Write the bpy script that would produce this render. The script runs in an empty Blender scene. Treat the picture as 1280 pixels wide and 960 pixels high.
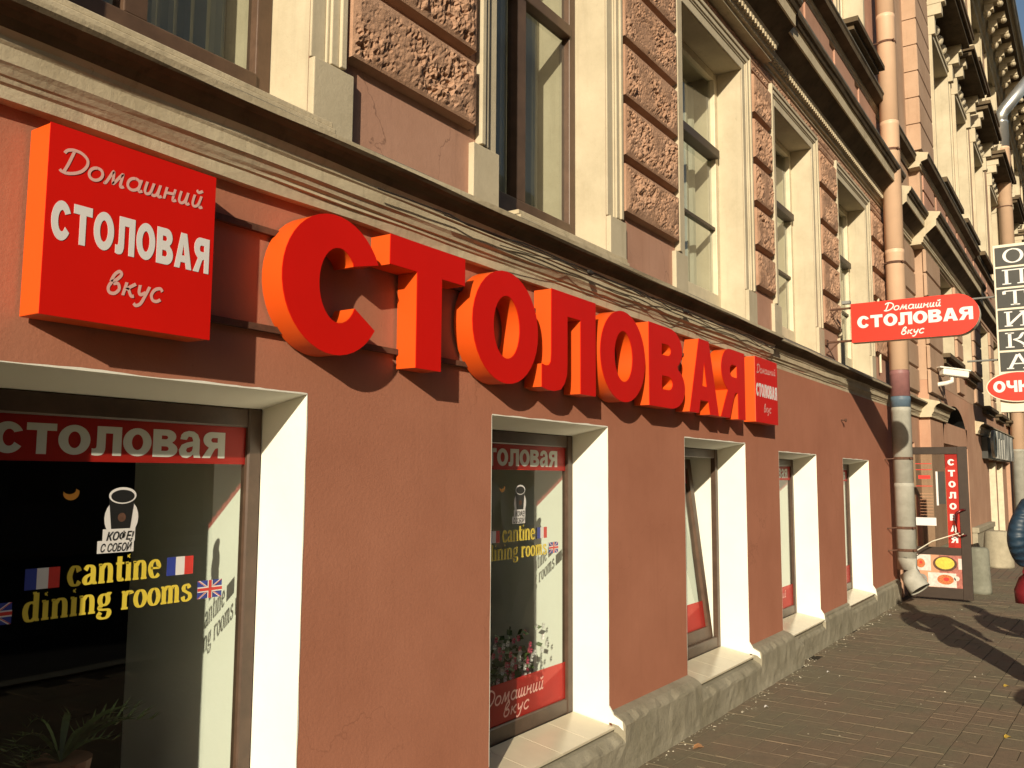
import bpy, bmesh, math, random
from mathutils import Vector, Matrix, noise
R = math.radians
random.seed(7)
scene = bpy.context.scene
col = scene.collection

# ------------------------------------------------------------------ camera
cam_d = bpy.data.cameras.new('camera'); cam = bpy.data.objects.new('camera', cam_d); col.objects.link(cam)
M3 = Matrix(((0.555385, -0.090184, -0.826689), (-0.831572, -0.053059, -0.552877), (0.005997, 0.994511, -0.104463)))
cam.matrix_world = Matrix.Translation((0, -2.33, 1.6)) @ M3.to_4x4()
cam_d.sensor_width = 36; cam_d.lens = 36 * 1100 / 1280; cam_d.clip_start = .05; cam_d.clip_end = 2000
scene.camera = cam

# ------------------------------------------------------------------ light
SUN = Vector((1.0, .415, -.378)).normalized()
w = bpy.data.worlds.new('World'); scene.world = w; w.use_nodes = True
nt = w.node_tree; bgn = nt.nodes['Background']; sky = nt.nodes.new('ShaderNodeTexSky')
sky.sky_type = 'NISHITA'; sky.sun_disc = False
sky.sun_elevation = math.asin(-SUN.z)
sky.sun_rotation = math.atan2(-SUN.x, -SUN.y)
sky.air_density = 1.2; sky.dust_density = 1.5; sky.ozone_density = 1.5
nt.links.new(sky.outputs[0], bgn.inputs[0]); bgn.inputs[1].default_value = .068
sd = bpy.data.lights.new('sun', 'SUN'); so = bpy.data.objects.new('sun', sd); col.objects.link(so)
sd.energy = 5.0; sd.angle = R(.53); sd.color = (1.0, .87, .66)
so.rotation_euler = SUN.to_track_quat('-Z', 'Y').to_euler()
vs = scene.view_settings; vs.view_transform = 'Standard'; vs.look = 'None'; vs.exposure = .27; vs.gamma = 1
scene.cycles.max_bounces = 8

# ------------------------------------------------------------------ materials
def newmat(name):
    m = bpy.data.materials.new(name); m.use_nodes = True
    return m, m.node_tree, m.node_tree.nodes['Principled BSDF']
def pos(nt, scale=(1, 1, 1)):
    g = nt.nodes.new('ShaderNodeNewGeometry'); mp = nt.nodes.new('ShaderNodeMapping')
    mp.inputs['Scale'].default_value = scale
    nt.links.new(g.outputs['Position'], mp.inputs[0]); return mp.outputs[0]
def noise_n(nt, v, sc, det=4, rough=.6):
    n = nt.nodes.new('ShaderNodeTexNoise'); n.inputs['Scale'].default_value = sc
    n.inputs['Detail'].default_value = det; n.inputs['Roughness'].default_value = rough
    if v is not None: nt.links.new(v, n.inputs['Vector'])
    return n.outputs['Fac']
def ramp(nt, f, a, b, lo=0., hi=1.):
    r = nt.nodes.new('ShaderNodeMapRange'); r.inputs[1].default_value = a; r.inputs[2].default_value = b
    r.inputs[3].default_value = lo; r.inputs[4].default_value = hi; nt.links.new(f, r.inputs[0]); return r.outputs[0]
def mix(nt, f, a, b):
    m = nt.nodes.new('ShaderNodeMix'); m.data_type = 'RGBA'
    for s, x in ((m.inputs[0], f), (m.inputs[6], a), (m.inputs[7], b)):
        if isinstance(x, (int, float)): s.default_value = x
        elif isinstance(x, tuple): s.default_value = (*x[:3], 1)
        else: nt.links.new(x, s)
    return m.outputs[2]
def bump(nt, h, st, dist):
    b = nt.nodes.new('ShaderNodeBump'); b.inputs['Strength'].default_value = st; b.inputs['Distance'].default_value = dist
    nt.links.new(h, b.inputs['Height']); return b.outputs[0]
def plaster(name, c, c2=None, c3=None, rough=.9, msc=2.2, bsc=45, bst=.35, bd=.004, stain=.5, streak=False, speck=0, spec=.2, crack=0):
    m, nt, p = newmat(name)
    c2 = c2 or tuple(x * .8 for x in c); c3 = c3 or tuple(x * 1.12 for x in c)
    v = pos(nt)
    f1 = ramp(nt, noise_n(nt, v, msc, 6, .65), .35, .68)
    k = mix(nt, f1, c2, c3)
    k = mix(nt, ramp(nt, noise_n(nt, v, msc * 7, 5, .7), .3, .7, 0, .5), k, c)
    if streak:
        vv = pos(nt, (6, 6, .5))
        k = mix(nt, ramp(nt, noise_n(nt, vv, 3, 4, .6), .55, .8, 0, stain), k, tuple(x * .55 for x in c2))
    if speck:
        k = mix(nt, ramp(nt, noise_n(nt, v, 28, 3, .7), .66, .72, 0, speck), k, tuple(x * .4 for x in c2))
    if crack:
        wn = nt.nodes.new('ShaderNodeTexNoise'); wn.inputs['Scale'].default_value = 3; wn.inputs['Detail'].default_value = 5; nt.links.new(v, wn.inputs['Vector'])
        ad = nt.nodes.new('ShaderNodeMix'); ad.data_type = 'VECTOR'; ad.inputs[0].default_value = .35; nt.links.new(v, ad.inputs[4]); nt.links.new(wn.outputs['Color'], ad.inputs[5])
        vo = nt.nodes.new('ShaderNodeTexVoronoi'); vo.feature = 'DISTANCE_TO_EDGE'; vo.inputs['Scale'].default_value = 2.2; nt.links.new(ad.outputs[1], vo.inputs['Vector'])
        cm = ramp(nt, vo.outputs['Distance'], .0, .006, 1, 0); mk = ramp(nt, noise_n(nt, v, .9, 2), .52, .66)
        mu = nt.nodes.new('ShaderNodeMath'); mu.operation = 'MULTIPLY'; nt.links.new(cm, mu.inputs[0]); nt.links.new(mk, mu.inputs[1])
        m2 = nt.nodes.new('ShaderNodeMath'); m2.operation = 'MULTIPLY'; nt.links.new(mu.outputs[0], m2.inputs[0]); m2.inputs[1].default_value = crack
        k = mix(nt, m2.outputs[0], k, tuple(x * .35 for x in c2))
        k = mix(nt, ramp(nt, noise_n(nt, v, 6, 6, .75), .60, .72, 0, crack*.4), k, tuple(min(1, x*1.25) for x in c3))
    nt.links.new(k, p.inputs['Base Color'])
    p.inputs['Roughness'].default_value = rough; p.inputs['Specular IOR Level'].default_value = spec
    h1 = noise_n(nt, v, bsc, 8, .7)
    nt.links.new(bump(nt, h1, bst, bd), p.inputs['Normal'])
    return m
def simple(name, c, rough=.5, metal=0, spec=.5, mott=.12, msc=8, bst=.1):
    m, nt, p = newmat(name); v = pos(nt)
    k = mix(nt, ramp(nt, noise_n(nt, v, msc, 5, .6), .3, .7), tuple(x * (1 - mott) for x in c), tuple(min(1, x * (1 + mott)) for x in c))
    nt.links.new(k, p.inputs['Base Color']); p.inputs['Roughness'].default_value = rough
    p.inputs['Metallic'].default_value = metal; p.inputs['Specular IOR Level'].default_value = spec
    if bst: nt.links.new(bump(nt, noise_n(nt, v, msc * 8, 4), bst, .002), p.inputs['Normal'])
    return m
def film(name, c, tr=.3, rough=.4):
    m, nt, p = newmat(name); p.inputs['Base Color'].default_value = (*c, 1); p.inputs['Roughness'].default_value = rough
    t = nt.nodes.new('ShaderNodeBsdfTransparent'); t.inputs[0].default_value = (*[min(1, x * 1.3 + .12) for x in c], 1)
    mx = nt.nodes.new('ShaderNodeMixShader'); mx.inputs[0].default_value = tr
    nt.links.new(p.outputs[0], mx.inputs[1]); nt.links.new(t.outputs[0], mx.inputs[2])
    nt.links.new(mx.outputs[0], nt.nodes['Material Output'].inputs[0]); return m
def glassmat(name, tint=(.86, .9, .88), ior=1.45, rough=0.0, wav=.02):
    m = bpy.data.materials.new(name); m.use_nodes = True; nt = m.node_tree; nt.nodes.clear()
    o = nt.nodes.new('ShaderNodeOutputMaterial'); t = nt.nodes.new('ShaderNodeBsdfTransparent'); g = nt.nodes.new('ShaderNodeBsdfGlossy')
    t.inputs[0].default_value = (*tint, 1); g.inputs['Roughness'].default_value = rough
    lw = nt.nodes.new('ShaderNodeLayerWeight'); pw = nt.nodes.new('ShaderNodeMath'); pw.operation = 'POWER'; pw.inputs[1].default_value = 4.5
    nt.links.new(lw.outputs['Facing'], pw.inputs[0]); lw.inputs[0].default_value = .5
    f = nt.nodes.new('ShaderNodeMapRange'); f.inputs[3].default_value = .045*(ior-1)/.45; f.inputs[4].default_value = .9; nt.links.new(pw.outputs[0], f.inputs[0])
    mx = nt.nodes.new('ShaderNodeMixShader'); v = pos(nt)
    nt.links.new(bump(nt, noise_n(nt, v, 1.5, 2), wav, .05), g.inputs['Normal'])
    nt.links.new(f.outputs[0], mx.inputs[0]); nt.links.new(t.outputs[0], mx.inputs[1]); nt.links.new(g.outputs[0], mx.inputs[2])
    nt.links.new(mx.outputs[0], o.inputs[0]); return m

M = {}
M['wall'] = plaster('terracotta_paint', (.405, .166, .102), (.36, .145, .087), (.445, .19, .118), msc=1.3, bsc=60, bst=.5, bd=.003, streak=True, stain=.14, speck=.2, crack=.35)
M['upper'] = plaster('pink_paint', (.45, .255, .18), (.385, .212, .145), (.49, .285, .205), msc=1.6, streak=True, stain=.3, speck=.25, bst=.4, crack=.6)
M['peach'] = plaster('peach_paint', (.47, .275, .185), (.40, .225, .145), (.52, .32, .215), msc=1.2, streak=True, stain=.4, speck=.3, bst=.5)
M['tan'] = plaster('tan_paint', (.46, .31, .21), (.385, .25, .165), (.50, .345, .24), msc=1.4, streak=True, stain=.4, speck=.3, bst=.5)
M['verm'] = plaster('rough_stone_paint', (.42, .255, .165), (.33, .19, .12), (.47, .29, .195), msc=5, bsc=70, bst=.9, bd=.006, speck=.25)
M['cream'] = plaster('cream_paint', (.52, .455, .325), (.43, .37, .26), (.57, .50, .365), msc=2.5, streak=True, stain=.25, speck=.15, bst=.4)
M['reveal'] = plaster('white_plaster', (.80, .80, .70), (.76, .75, .65), (.83, .83, .74), msc=1.5, bst=.3, bd=.003)
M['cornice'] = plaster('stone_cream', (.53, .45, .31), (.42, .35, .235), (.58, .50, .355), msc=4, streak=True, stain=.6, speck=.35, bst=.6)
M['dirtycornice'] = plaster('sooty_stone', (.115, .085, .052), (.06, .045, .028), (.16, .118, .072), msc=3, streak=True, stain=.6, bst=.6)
M['flash'] = simple('weathered_sheet_metal', (.16, .145, .115), .7, .2, msc=6, mott=.35)
M['concrete'] = plaster('old_concrete', (.29, .262, .195), (.20, .18, .125), (.34, .31, .235), msc=3, bsc=55, bst=.8, bd=.006, streak=True, stain=.35, speck=.35)
M['tile'] = simple('beige_tile', (.60, .54, .40), .22, mott=.05, bst=.02)
M['groundframe'] = simple('ground_frame_paint', (.075, .045, .03), .4, msc=12, mott=.25)
M['brown'] = simple('brown_frame_paint', (.10, .058, .036), .45, msc=12, mott=.2)
M['darkbrown'] = simple('dark_brown_frame', (.05, .033, .022), .45, msc=12, mott=.2)
M['creamframe'] = simple('cream_frame', (.62, .54, .38), .5)
M['glass'] = glassmat('window_glass', (.78, .83, .81))
M['glassup'] = glassmat('upper_glass', (.8, .84, .82), 1.6, wav=.05)
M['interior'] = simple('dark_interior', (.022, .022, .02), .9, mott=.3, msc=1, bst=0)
M['curtain'] = simple('curtain_cloth', (.55, .53, .42), .9, mott=.1, msc=4)
M['red'] = simple('red_film', (.63, .007, .002), .5, spec=.25, mott=.04, msc=3, bst=0)
M['orange'] = simple('orange_red_acrylic', (.66, .082, .008), .45, spec=.3, mott=.03, msc=3, bst=0)
M['signwhite'] = simple('white_vinyl', (.74, .72, .70), .4, mott=.02, bst=0)
M['signpink'] = simple('pale_pink_vinyl', (.72, .42, .37), .4, mott=.02, bst=0)
M['bladered'] = simple('blade_red', (.68, .035, .018), .35, mott=.03, bst=0)
M['redfilm'] = film('red_window_film', (.60, .03, .02), .5)
M['whitefilm'] = film('white_window_film', (.62, .64, .58), .12)
M['yellow'] = simple('yellow_vinyl', (.72, .56, .06), .4, mott=.03, bst=0)
M['blue'] = simple('flag_blue', (.03, .05, .30), .4, bst=0)
M['flagred'] = simple('flag_red', (.60, .04, .03), .4, bst=0)
M['black'] = simple('black_vinyl', (.015, .015, .015), .4, bst=0)
M['reflectorange'] = simple('orange_reflection', (.80, .36, .06), .4, bst=0)  # colour of the crescent reflection painted on the panes
M['steel'] = simple('galvanised_steel', (.30, .30, .28), .45, .5, msc=5, mott=.25)
M['zinc'] = simple('bright_zinc', (.62, .62, .60), .3, .8, msc=5)
M['rust'] = simple('rusty_steel', (.10, .045, .025), .8, msc=20, mott=.4)
M['pipepink'] = simple('pipe_pink_paint', (.62, .42, .28), .5, msc=2.5, mott=.08)
M['pipeshaded'] = simple('pipe_shadow_tone', (.26, .12, .115), .55, msc=5, mott=.2)  # purple-brown is the blade sign's shadow on the pipe, put into the colour
M['pipeblue'] = simple('pipe_blue_paint', (.10, .15, .20), .55, msc=5, mott=.2)
M['pipegrey'] = plaster('pipe_grey_paint', (.36, .355, .30), (.29, .285, .24), (.42, .41, .36), msc=6, rough=.55, speck=.2, bst=.15)
M['doorframe'] = simple('door_brown', (.042, .028, .020), .4, msc=10, mott=.15)
M['handle'] = simple('dark_red_handle', (.12, .012, .012), .25, .3)
M['granite'] = plaster('worn_granite', (.36, .32, .23), (.28, .25, .18), (.42, .37, .27), msc=8, bsc=60, bst=.6, speck=.3)
M['greystone'] = plaster('grey_green_stone', (.20, .20, .16), (.15, .15, .115), (.25, .25, .2), msc=7, speck=.3)
M['board'] = simple('black_sign_board', (.035, .035, .03), .5, mott=.1, bst=0)
M['signcream'] = simple('cream_sign_frame', (.72, .66, .52), .5, mott=.04, bst=0)
M['cctv'] = simple('white_plastic', (.78, .76, .68), .4, mott=.04, bst=0)
M['cable'] = simple('black_cable', (.03, .025, .02), .6, bst=0)
M['leafgreen'] = simple('plant_leaf', (.06, .10, .025), .5, msc=20, mott=.4)
M['petalw'] = simple('white_petal', (.75, .7, .68), .6, bst=0)
M['petalp'] = simple('pink_petal', (.60, .08, .15), .6, bst=0)
M['pot'] = simple('brown_pot', (.18, .08, .05), .6)
M['asphalt'] = plaster('asphalt', (.05, .05, .047), bsc=120, bst=.6, msc=2)
M['opp'] = plaster('opposite_facade', (.17, .165, .15), msc=1)
M['oppdark'] = simple('opposite_window', (.03, .035, .045), .15, bst=0)
M['yleaf'] = simple('yellow_leaf', (.6, .42, .06), .6, bst=0)
M['oleaf'] = simple('orange_leaf', (.45, .22, .09), .6, bst=0)
M['brownposter'] = simple('menu_paper', (.55, .28, .16), .5, bst=0)
M['posterrose'] = simple('poster_rose', (.38, .13, .10), .4, mott=.35, msc=30, bst=0)
M['posterwhite'] = simple('poster_white', (.60, .55, .50), .4, mott=.2, msc=30, bst=0)
M['postersoup'] = simple('poster_soup', (.50, .15, .05), .4, mott=.4, msc=60, bst=0)
M['posteryellow'] = simple('poster_yellow', (.62, .50, .07), .4, mott=.2, msc=40, bst=0)
M['skin'] = simple('skin', (.55, .30, .20), .5, mott=.06, msc=20)
M['hair'] = simple('dark_hair', (.035, .02, .012), .6, msc=60, mott=.5, bst=.5)
M['jeans'] = simple('dark_trousers', (.02, .022, .03), .8, msc=30, mott=.3, bst=.4)
M['shoe'] = simple('black_shoe', (.015, .013, .012), .4)
M['redbag'] = simple('red_bag_cloth', (.17, .008, .014), .6, msc=14, mott=.15, bst=.2)
M['coatgrey'] = simple('grey_coat', (.10, .10, .11), .85, msc=30, mott=.2, bst=.3)
# quilted jacket
m, nt, p = newmat('blue_quilted_nylon'); v = pos(nt, (0, 0, 1))
wv = nt.nodes.new('ShaderNodeTexWave'); wv.bands_direction = 'Z'; wv.inputs['Scale'].default_value = 5.5; wv.inputs['Distortion'].default_value = 5.0
wv.inputs['Detail'].default_value = 2; nt.links.new(pos(nt), wv.inputs['Vector'])
p.inputs['Base Color'].default_value = (.012, .034, .062, 1); p.inputs['Roughness'].default_value = .5
nt.links.new(bump(nt, mix(nt, .35, wv.outputs['Fac'], noise_n(nt, pos(nt), 14, 5)), .55, .018), p.inputs['Normal']); M['jacket'] = m
# paver: colour varies per stone
m, nt, p = newmat('clay_paver'); oi = nt.nodes.new('ShaderNodeObjectInfo'); v = pos(nt)
cr = nt.nodes.new('ShaderNodeValToRGB'); nt.links.new(oi.outputs['Random'], cr.inputs[0])
e = cr.color_ramp.elements; e[0].color = (.18, .152, .096, 1); e[1].color = (.195, .14, .088, 1)
x = e.new(.5); x.color = (.175, .148, .088, 1)
big = ramp(nt, noise_n(nt, v, 1.6, 4), .42, .6)
k = mix(nt, big, cr.outputs[0], (.195, .142, .09)); k = mix(nt, .55, k, mix(nt, big, (.165, .145, .088), (.20, .142, .09)))
k = mix(nt, ramp(nt, noise_n(nt, v, 22, 6, .7), .35, .7, 0, .55), k, (.115, .092, .06))
k = mix(nt, ramp(nt, noise_n(nt, v, 60, 4, .7), .62, .75, 0, .5), k, (.30, .26, .19))
k = mix(nt, ramp(nt, noise_n(nt, v, 2.3, 6, .7), .56, .72, 0, .55), k, (.09, .075, .048))
k = mix(nt, ramp(nt, noise_n(nt, v, 7, 2, .5), .70, .74, 0, .5), k, (.26, .225, .16))
nt.links.new(k, p.inputs['Base Color']); p.inputs['Roughness'].default_value = .85
nt.links.new(bump(nt, noise_n(nt, v, 45, 8, .75), .8, .006), p.inputs['Normal']); M['paver'] = m
# far paving: brick joints by texture where the pieces are too small to tell apart
m, nt, p = newmat('far_paving'); v = pos(nt)
b = nt.nodes.new('ShaderNodeTexBrick'); nt.links.new(v, b.inputs['Vector']); b.inputs['Scale'].default_value = 1
b.inputs['Brick Width'].default_value = .235; b.inputs['Row Height'].default_value = .118; b.inputs['Mortar Size'].default_value = .006
b.inputs['Color1'].default_value = (.185, .15, .098, 1); b.inputs['Color2'].default_value = (.20, .125, .082, 1); b.inputs['Mortar'].default_value = (.07, .055, .035, 1)
k = mix(nt, ramp(nt, noise_n(nt, v, 3, 5), .35, .7, 0, .5), b.outputs[0], (.13, .105, .07))
nt.links.new(k, p.inputs['Base Color']); p.inputs['Roughness'].default_value = .9; M['farpave'] = m
M['joint'] = plaster('sand_joint', (.045, .037, .024), msc=9, bsc=90, bst=.8)

# ------------------------------------------------------------------ mesh helpers
class MB:
    def __init__(s): s.v = []; s.f = []; s.m = []
    def quad(s, a, b, c, d, mi=0):
        n = len(s.v); s.v += [a, b, c, d]; s.f.append((n, n+1, n+2, n+3)); s.m.append(mi)
    def poly(s, pts, mi=0):
        n = len(s.v); s.v += list(pts); s.f.append(tuple(range(n, n+len(pts)))); s.m.append(mi)
    def box(s, x0, x1, y0, y1, z0, z1, mi=0):
        if x0 > x1: x0, x1 = x1, x0
        if y0 > y1: y0, y1 = y1, y0
        if z0 > z1: z0, z1 = z1, z0
        n = len(s.v)
        s.v += [(x, y, z) for x in (x0, x1) for y in (y0, y1) for z in (z0, z1)]
        for q in ((0,1,3,2), (4,6,7,5), (0,4,5,1), (2,3,7,6), (0,2,6,4), (1,5,7,3)):
            s.f.append(tuple(n+i for i in q)); s.m.append(mi)
    def cbox(s, x0, x1, y0, y1, z0, z1, c, mi=0):      # box whose -y front is chamfered
        n = len(s.v)
        s.v += [(x0,y1,z0),(x1,y1,z0),(x1,y1,z1),(x0,y1,z1), (x0,y0+c,z0),(x1,y0+c,z0),(x1,y0+c,z1),(x0,y0+c,z1),
                (x0+c,y0,z0+c),(x1-c,y0,z0+c),(x1-c,y0,z1-c),(x0+c,y0,z1-c)]
        for a in (0, 4):
            for i in range(4):
                j = (i+1) % 4; s.f.append((n+a+i, n+a+j, n+a+4+j, n+a+4+i)); s.m.append(mi)
        s.f.append((n+8, n+9, n+10, n+11)); s.m.append(mi); s.f.append((n+3, n+2, n+1, n)); s.m.append(mi)
    def tube(s, pts, r, n=8, mi=0, cap=True):
        pts = [Vector(p) for p in pts]; rr = r if isinstance(r, (list, tuple)) else [r]*len(pts)
        base = len(s.v); up = Vector((0, 0, 1))
        for i, p in enumerate(pts):
            t = (pts[min(i+1, len(pts)-1)] - pts[max(i-1, 0)]).normalized()
            u = t.cross(up) if abs(t.dot(up)) < .95 else t.cross(Vector((0, 1, 0)))
            u.normalize(); w_ = t.cross(u).normalized()
            for k in range(n):
                a = 2*math.pi*k/n; s.v.append(tuple(p + (u*math.cos(a) + w_*math.sin(a))*rr[i]))
        for i in range(len(pts)-1):
            for k in range(n):
                a = base+i*n+k; b = base+i*n+(k+1) % n
                s.f.append((a, b, b+n, a+n)); s.m.append(mi)
        if cap:
            s.f.append(tuple(base+k for k in range(n))[::-1]); s.m.append(mi)
            s.f.append(tuple(base+(len(pts)-1)*n+k for k in range(n))); s.m.append(mi)
    def extrude_x(s, prof, x0, x1, step=.3, jit=.0, mi=None, caps=True, seed=0):
        nx = max(1, int(round((x1-x0)/step))); base = len(s.v); n = len(prof)
        for i in range(nx+1):
            x = x0+(x1-x0)*i/nx
            for j, (y, z) in enumerate(prof):
                dy = jit*noise.noise(Vector((x*1.7, j*3.1+seed, 0))); dz = jit*noise.noise(Vector((x*1.9, j*2.3+seed, 5)))
                if j in (0, n-1): dy = 0
                s.v.append((x, y+dy, z+dz))
        for i in range(nx):
            for j in range(n-1):
                a = base+i*n+j; s.f.append((a, a+n, a+n+1, a+1)); s.m.append(mi[j] if mi else 0)
        if caps:
            s.f.append(tuple(base+j for j in range(n))); s.m.append(0)
            s.f.append(tuple(base+nx*n+j for j in range(n))[::-1]); s.m.append(0)
    def lathe(s, prof, cx, cy, n=24, mi=0):
        base = len(s.v)
        for r, z in prof:
            for k in range(n):
                a = 2*math.pi*k/n; s.v.append((cx+r*math.cos(a), cy+r*math.sin(a), z))
        for i in range(len(prof)-1):
            for k in range(n):
                a = base+i*n+k; b = base+i*n+(k+1) % n; s.f.append((a, b, b+n, a+n)); s.m.append(mi)
    def ell(s, c, r, n=12, mi=0):
        prof = [(max(1e-4, math.sin(math.pi*i/n)), -math.cos(math.pi*i/n)) for i in range(n+1)]
        base = len(s.v)
        for a_, b_ in prof:
            for k in range(n):
                a = 2*math.pi*k/n; s.v.append((c[0]+r[0]*a_*math.cos(a), c[1]+r[1]*a_*math.sin(a), c[2]+r[2]*b_))
        for i in range(n):
            for k in range(n):
                a = base+i*n+k; b = base+i*n+(k+1) % n; s.f.append((a, b, b+n, a+n)); s.m.append(mi)
    def mesh(s, name, mats, smooth=False, fix=True):
        me = bpy.data.meshes.new(name); me.from_pydata([tuple(v) for v in s.v], [], s.f)
        for m_ in mats: me.materials.append(m_)
        me.polygons.foreach_set('material_index', s.m)
        if fix:
            bm = bmesh.new(); bm.from_mesh(me); bmesh.ops.recalc_face_normals(bm, faces=bm.faces); bm.to_mesh(me); bm.free()
        if smooth: me.polygons.foreach_set('use_smooth', [True]*len(me.polygons))
        me.update(); return me

def link(name, me, parent=None, label=None, cat=None, group=None, kind=None):
    o = bpy.data.objects.new(name, me); col.objects.link(o)
    if parent:
        o.parent = parent
        if parent.type == 'EMPTY': o.matrix_parent_inverse = Matrix.Translation(-parent.location)
    for k_, v_ in (('label', label), ('category', cat), ('group', group), ('kind', kind)):
        if v_: o[k_] = v_
    return o
def ob(name, mb, mats, parent=None, smooth=False, fix=True, **k):
    return link(name, mb.mesh(name, [M[q] for q in (mats if isinstance(mats, (list, tuple)) else [mats])], smooth, fix), parent, **k)
def thing(name, label, cat, loc=(0, 0, 0), group=None):
    o = bpy.data.objects.new(name, None); col.objects.link(o); o.location = loc; o.empty_display_size = .1
    o['label'] = label; o['category'] = cat
    if group: o['group'] = group
    return o
def bevel(o, wd=.004, seg=2, ang=40):
    b = o.modifiers.new('bevel', 'BEVEL'); b.width = wd; b.segments = seg; b.limit_method = 'ANGLE'; b.angle_limit = R(ang); return o

# ------------------------------------------------------------------ lettering
def arc(cx, cy, rx, ry, a0, a1, n=16):
    return [(cx+rx*math.cos(R(a0+(a1-a0)*i/n)), cy+ry*math.sin(R(a0+(a1-a0)*i/n))) for i in range(n+1)]
G = {}   # bold grotesque capitals, unit box: list of closed outlines (first outer, rest holes)
G['С'] = [arc(.5, .5, .5, .5, 27, 327, 36) + [(.70, .36)] + arc(.535, .5, .195, .27, -42, -315, 24) + [(.68, .665)]]
G['Т'] = [[(0, 1), (0, .765), (.34, .765), (.34, 0), (.67, 0), (.67, .765), (1, .765), (1, 1)]]
G['О'] = [arc(.5, .5, .5, .5, 0, 350, 35), arc(.5, .5, .20, .28, 0, 350, 35)]
G['Л'] = [[(.16, 1), (1, 1), (1, 0), (.70, 0), (.70, .765), (.45, .765), (.45, .28), (.44, .17), (.40, .08), (.33, .015), (.22, -.01), (.10, -.01), (0, .01), (0, .235), (.07, .225), (.12, .235), (.15, .27), (.16, .35)]]
G['В'] = [[(0, 0), (0, 1), (.56, 1)] + arc(.56, .75, .37, .25, 80, -55, 12) + [(.80, .52)] + arc(.58, .275, .42, .275, 62, -80, 12) + [(.58, 0)],
          [(.34, .785), (.50, .785)] + arc(.50, .715, .10, .07, 80, -80, 8) + [(.50, .645), (.34, .645)],
          [(.34, .39), (.52, .39)] + arc(.52, .305, .12, .085, 80, -80, 8) + [(.52, .22), (.34, .22)]]
G['А'] = [[(0, 0), (.33, 1), (.67, 1), (1, 0), (.69, 0), (.635, .175), (.355, .175), (.305, 0)], [(.415, .37), (.585, .37), (.50, .70)]]
G['Я'] = [[(1, 0), (1, 1), (.40, 1)] + arc(.40, .70, .36, .30, 95, 235, 12) + [(.29, .40), (.20, .28), (0, 0), (.35, 0), (.50, .26), (.57, .36), (.64, .385), (.70, .385), (.70, 0)],
          [(.67, .78), (.67, .60), (.50, .60)] + arc(.48, .69, .10, .09, -80, -260, 8)]
G['Ч'] = [[(1, 0), (1, 1), (.70, 1), (.70, .58), (.55, .55), (.40, .58), (.32, .66), (.31, 1), (0, 1), (0, .62), (.08, .45), (.24, .36), (.45, .33), (.70, .38), (.70, 0)]]
G['К'] = [[(0, 0), (0, 1), (.30, 1), (.30, .62), (.45, .62), (.66, 1), (1, 1), (.72, .54), (1, 0), (.66, 0), (.46, .40), (.30, .40), (.30, 0)]]
G['И'] = [[(0, 0), (0, 1), (.28, 1), (.28, .42), (.70, 1), (1, 1), (1, 0), (.72, 0), (.72, .58), (.30, 0)]]
G['П'] = [[(0, 0), (0, 1), (1, 1), (1, 0), (.70, 0), (.70, .77), (.30, .77), (.30, 0)]]
G['а'] = [[(.05, .68), (.33, .66), (.42, .79), (.58, .77), (.63, .66), (.63, .61), (.35, .56), (.12, .47), (0, .28), (.04, .11), (.18, 0), (.38, -.02), (.55, .05), (.66, .13), (.70, 0), (1, 0), (.94, .16), (.94, .68), (.84, .88), (.66, .98), (.42, 1.0), (.20, .94), (.09, .84)],
          [(.63, .43), (.50, .40), (.36, .35), (.32, .27), (.38, .19), (.50, .19), (.60, .26), (.63, .36)]]
WID = {'С': .95, 'Т': .92, 'О': 1.04, 'Л': 1.02, 'В': .96, 'А': 1.04, 'Я': .98, 'а': .9, 'Ч': .9, 'К': .95, 'И': 1, 'П': .95}
def glyph_mesh(outl, x, z, wd, h, depth, side_mat=None):
    cu = bpy.data.curves.new('g', 'CURVE'); cu.dimensions = '2D'; cu.fill_mode = 'BOTH'; cu.extrude = depth/2
    for pl in outl:
        sp = cu.splines.new('POLY'); sp.points.add(len(pl)-1); sp.use_cyclic_u = True
        for i, (a, b) in enumerate(pl): sp.points[i].co = (x+a*wd, z+b*h, 0, 1)
    o = bpy.data.objects.new('g', cu); col.objects.link(o)
    dg = bpy.context.evaluated_depsgraph_get(); me = bpy.data.meshes.new_from_object(o.evaluated_get(dg))
    bpy.data.objects.remove(o); bpy.data.curves.remove(cu)
    me.polygons.foreach_set('use_smooth', [False]*len(me.polygons)); return me
XZ = lambda y: (lambda p: (p[0], y-p[2], p[1]))        # plane facing -y, letter front toward -y
def mesh_xform(me, fn):
    for v_ in me.vertices: v_.co = fn(v_.co)
    me.update(); return me
def facing_negy(y): return lambda c: Vector((c.x, y - c.z, c.y))
def facing_negx(xp, y0): return lambda c: Vector((xp - c.z, y0 - c.x, c.y))   # text runs toward -y, seen from -x side
def join_meshes(name, mes, mats):
    bm = bmesh.new()
    for me in mes: bm.from_mesh(me); bpy.data.meshes.remove(me)
    me = bpy.data.meshes.new(name); bm.to_mesh(me); bm.free()
    for m_ in mats: me.materials.append(m_)
    return me
def bold_text(txt, x, z, width, h, depth, fn, gap=.07):
    tot = sum(WID.get(c, .5) for c in txt) + gap*(len(txt)-1); k = width/tot; out = []; cx = x
    for c in txt:
        if c in G: out.append(mesh_xform(glyph_mesh(G[c], cx, z, WID[c]*k, h, depth), fn))
        cx += (WID.get(c, .5)+gap)*k
    return out
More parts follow.
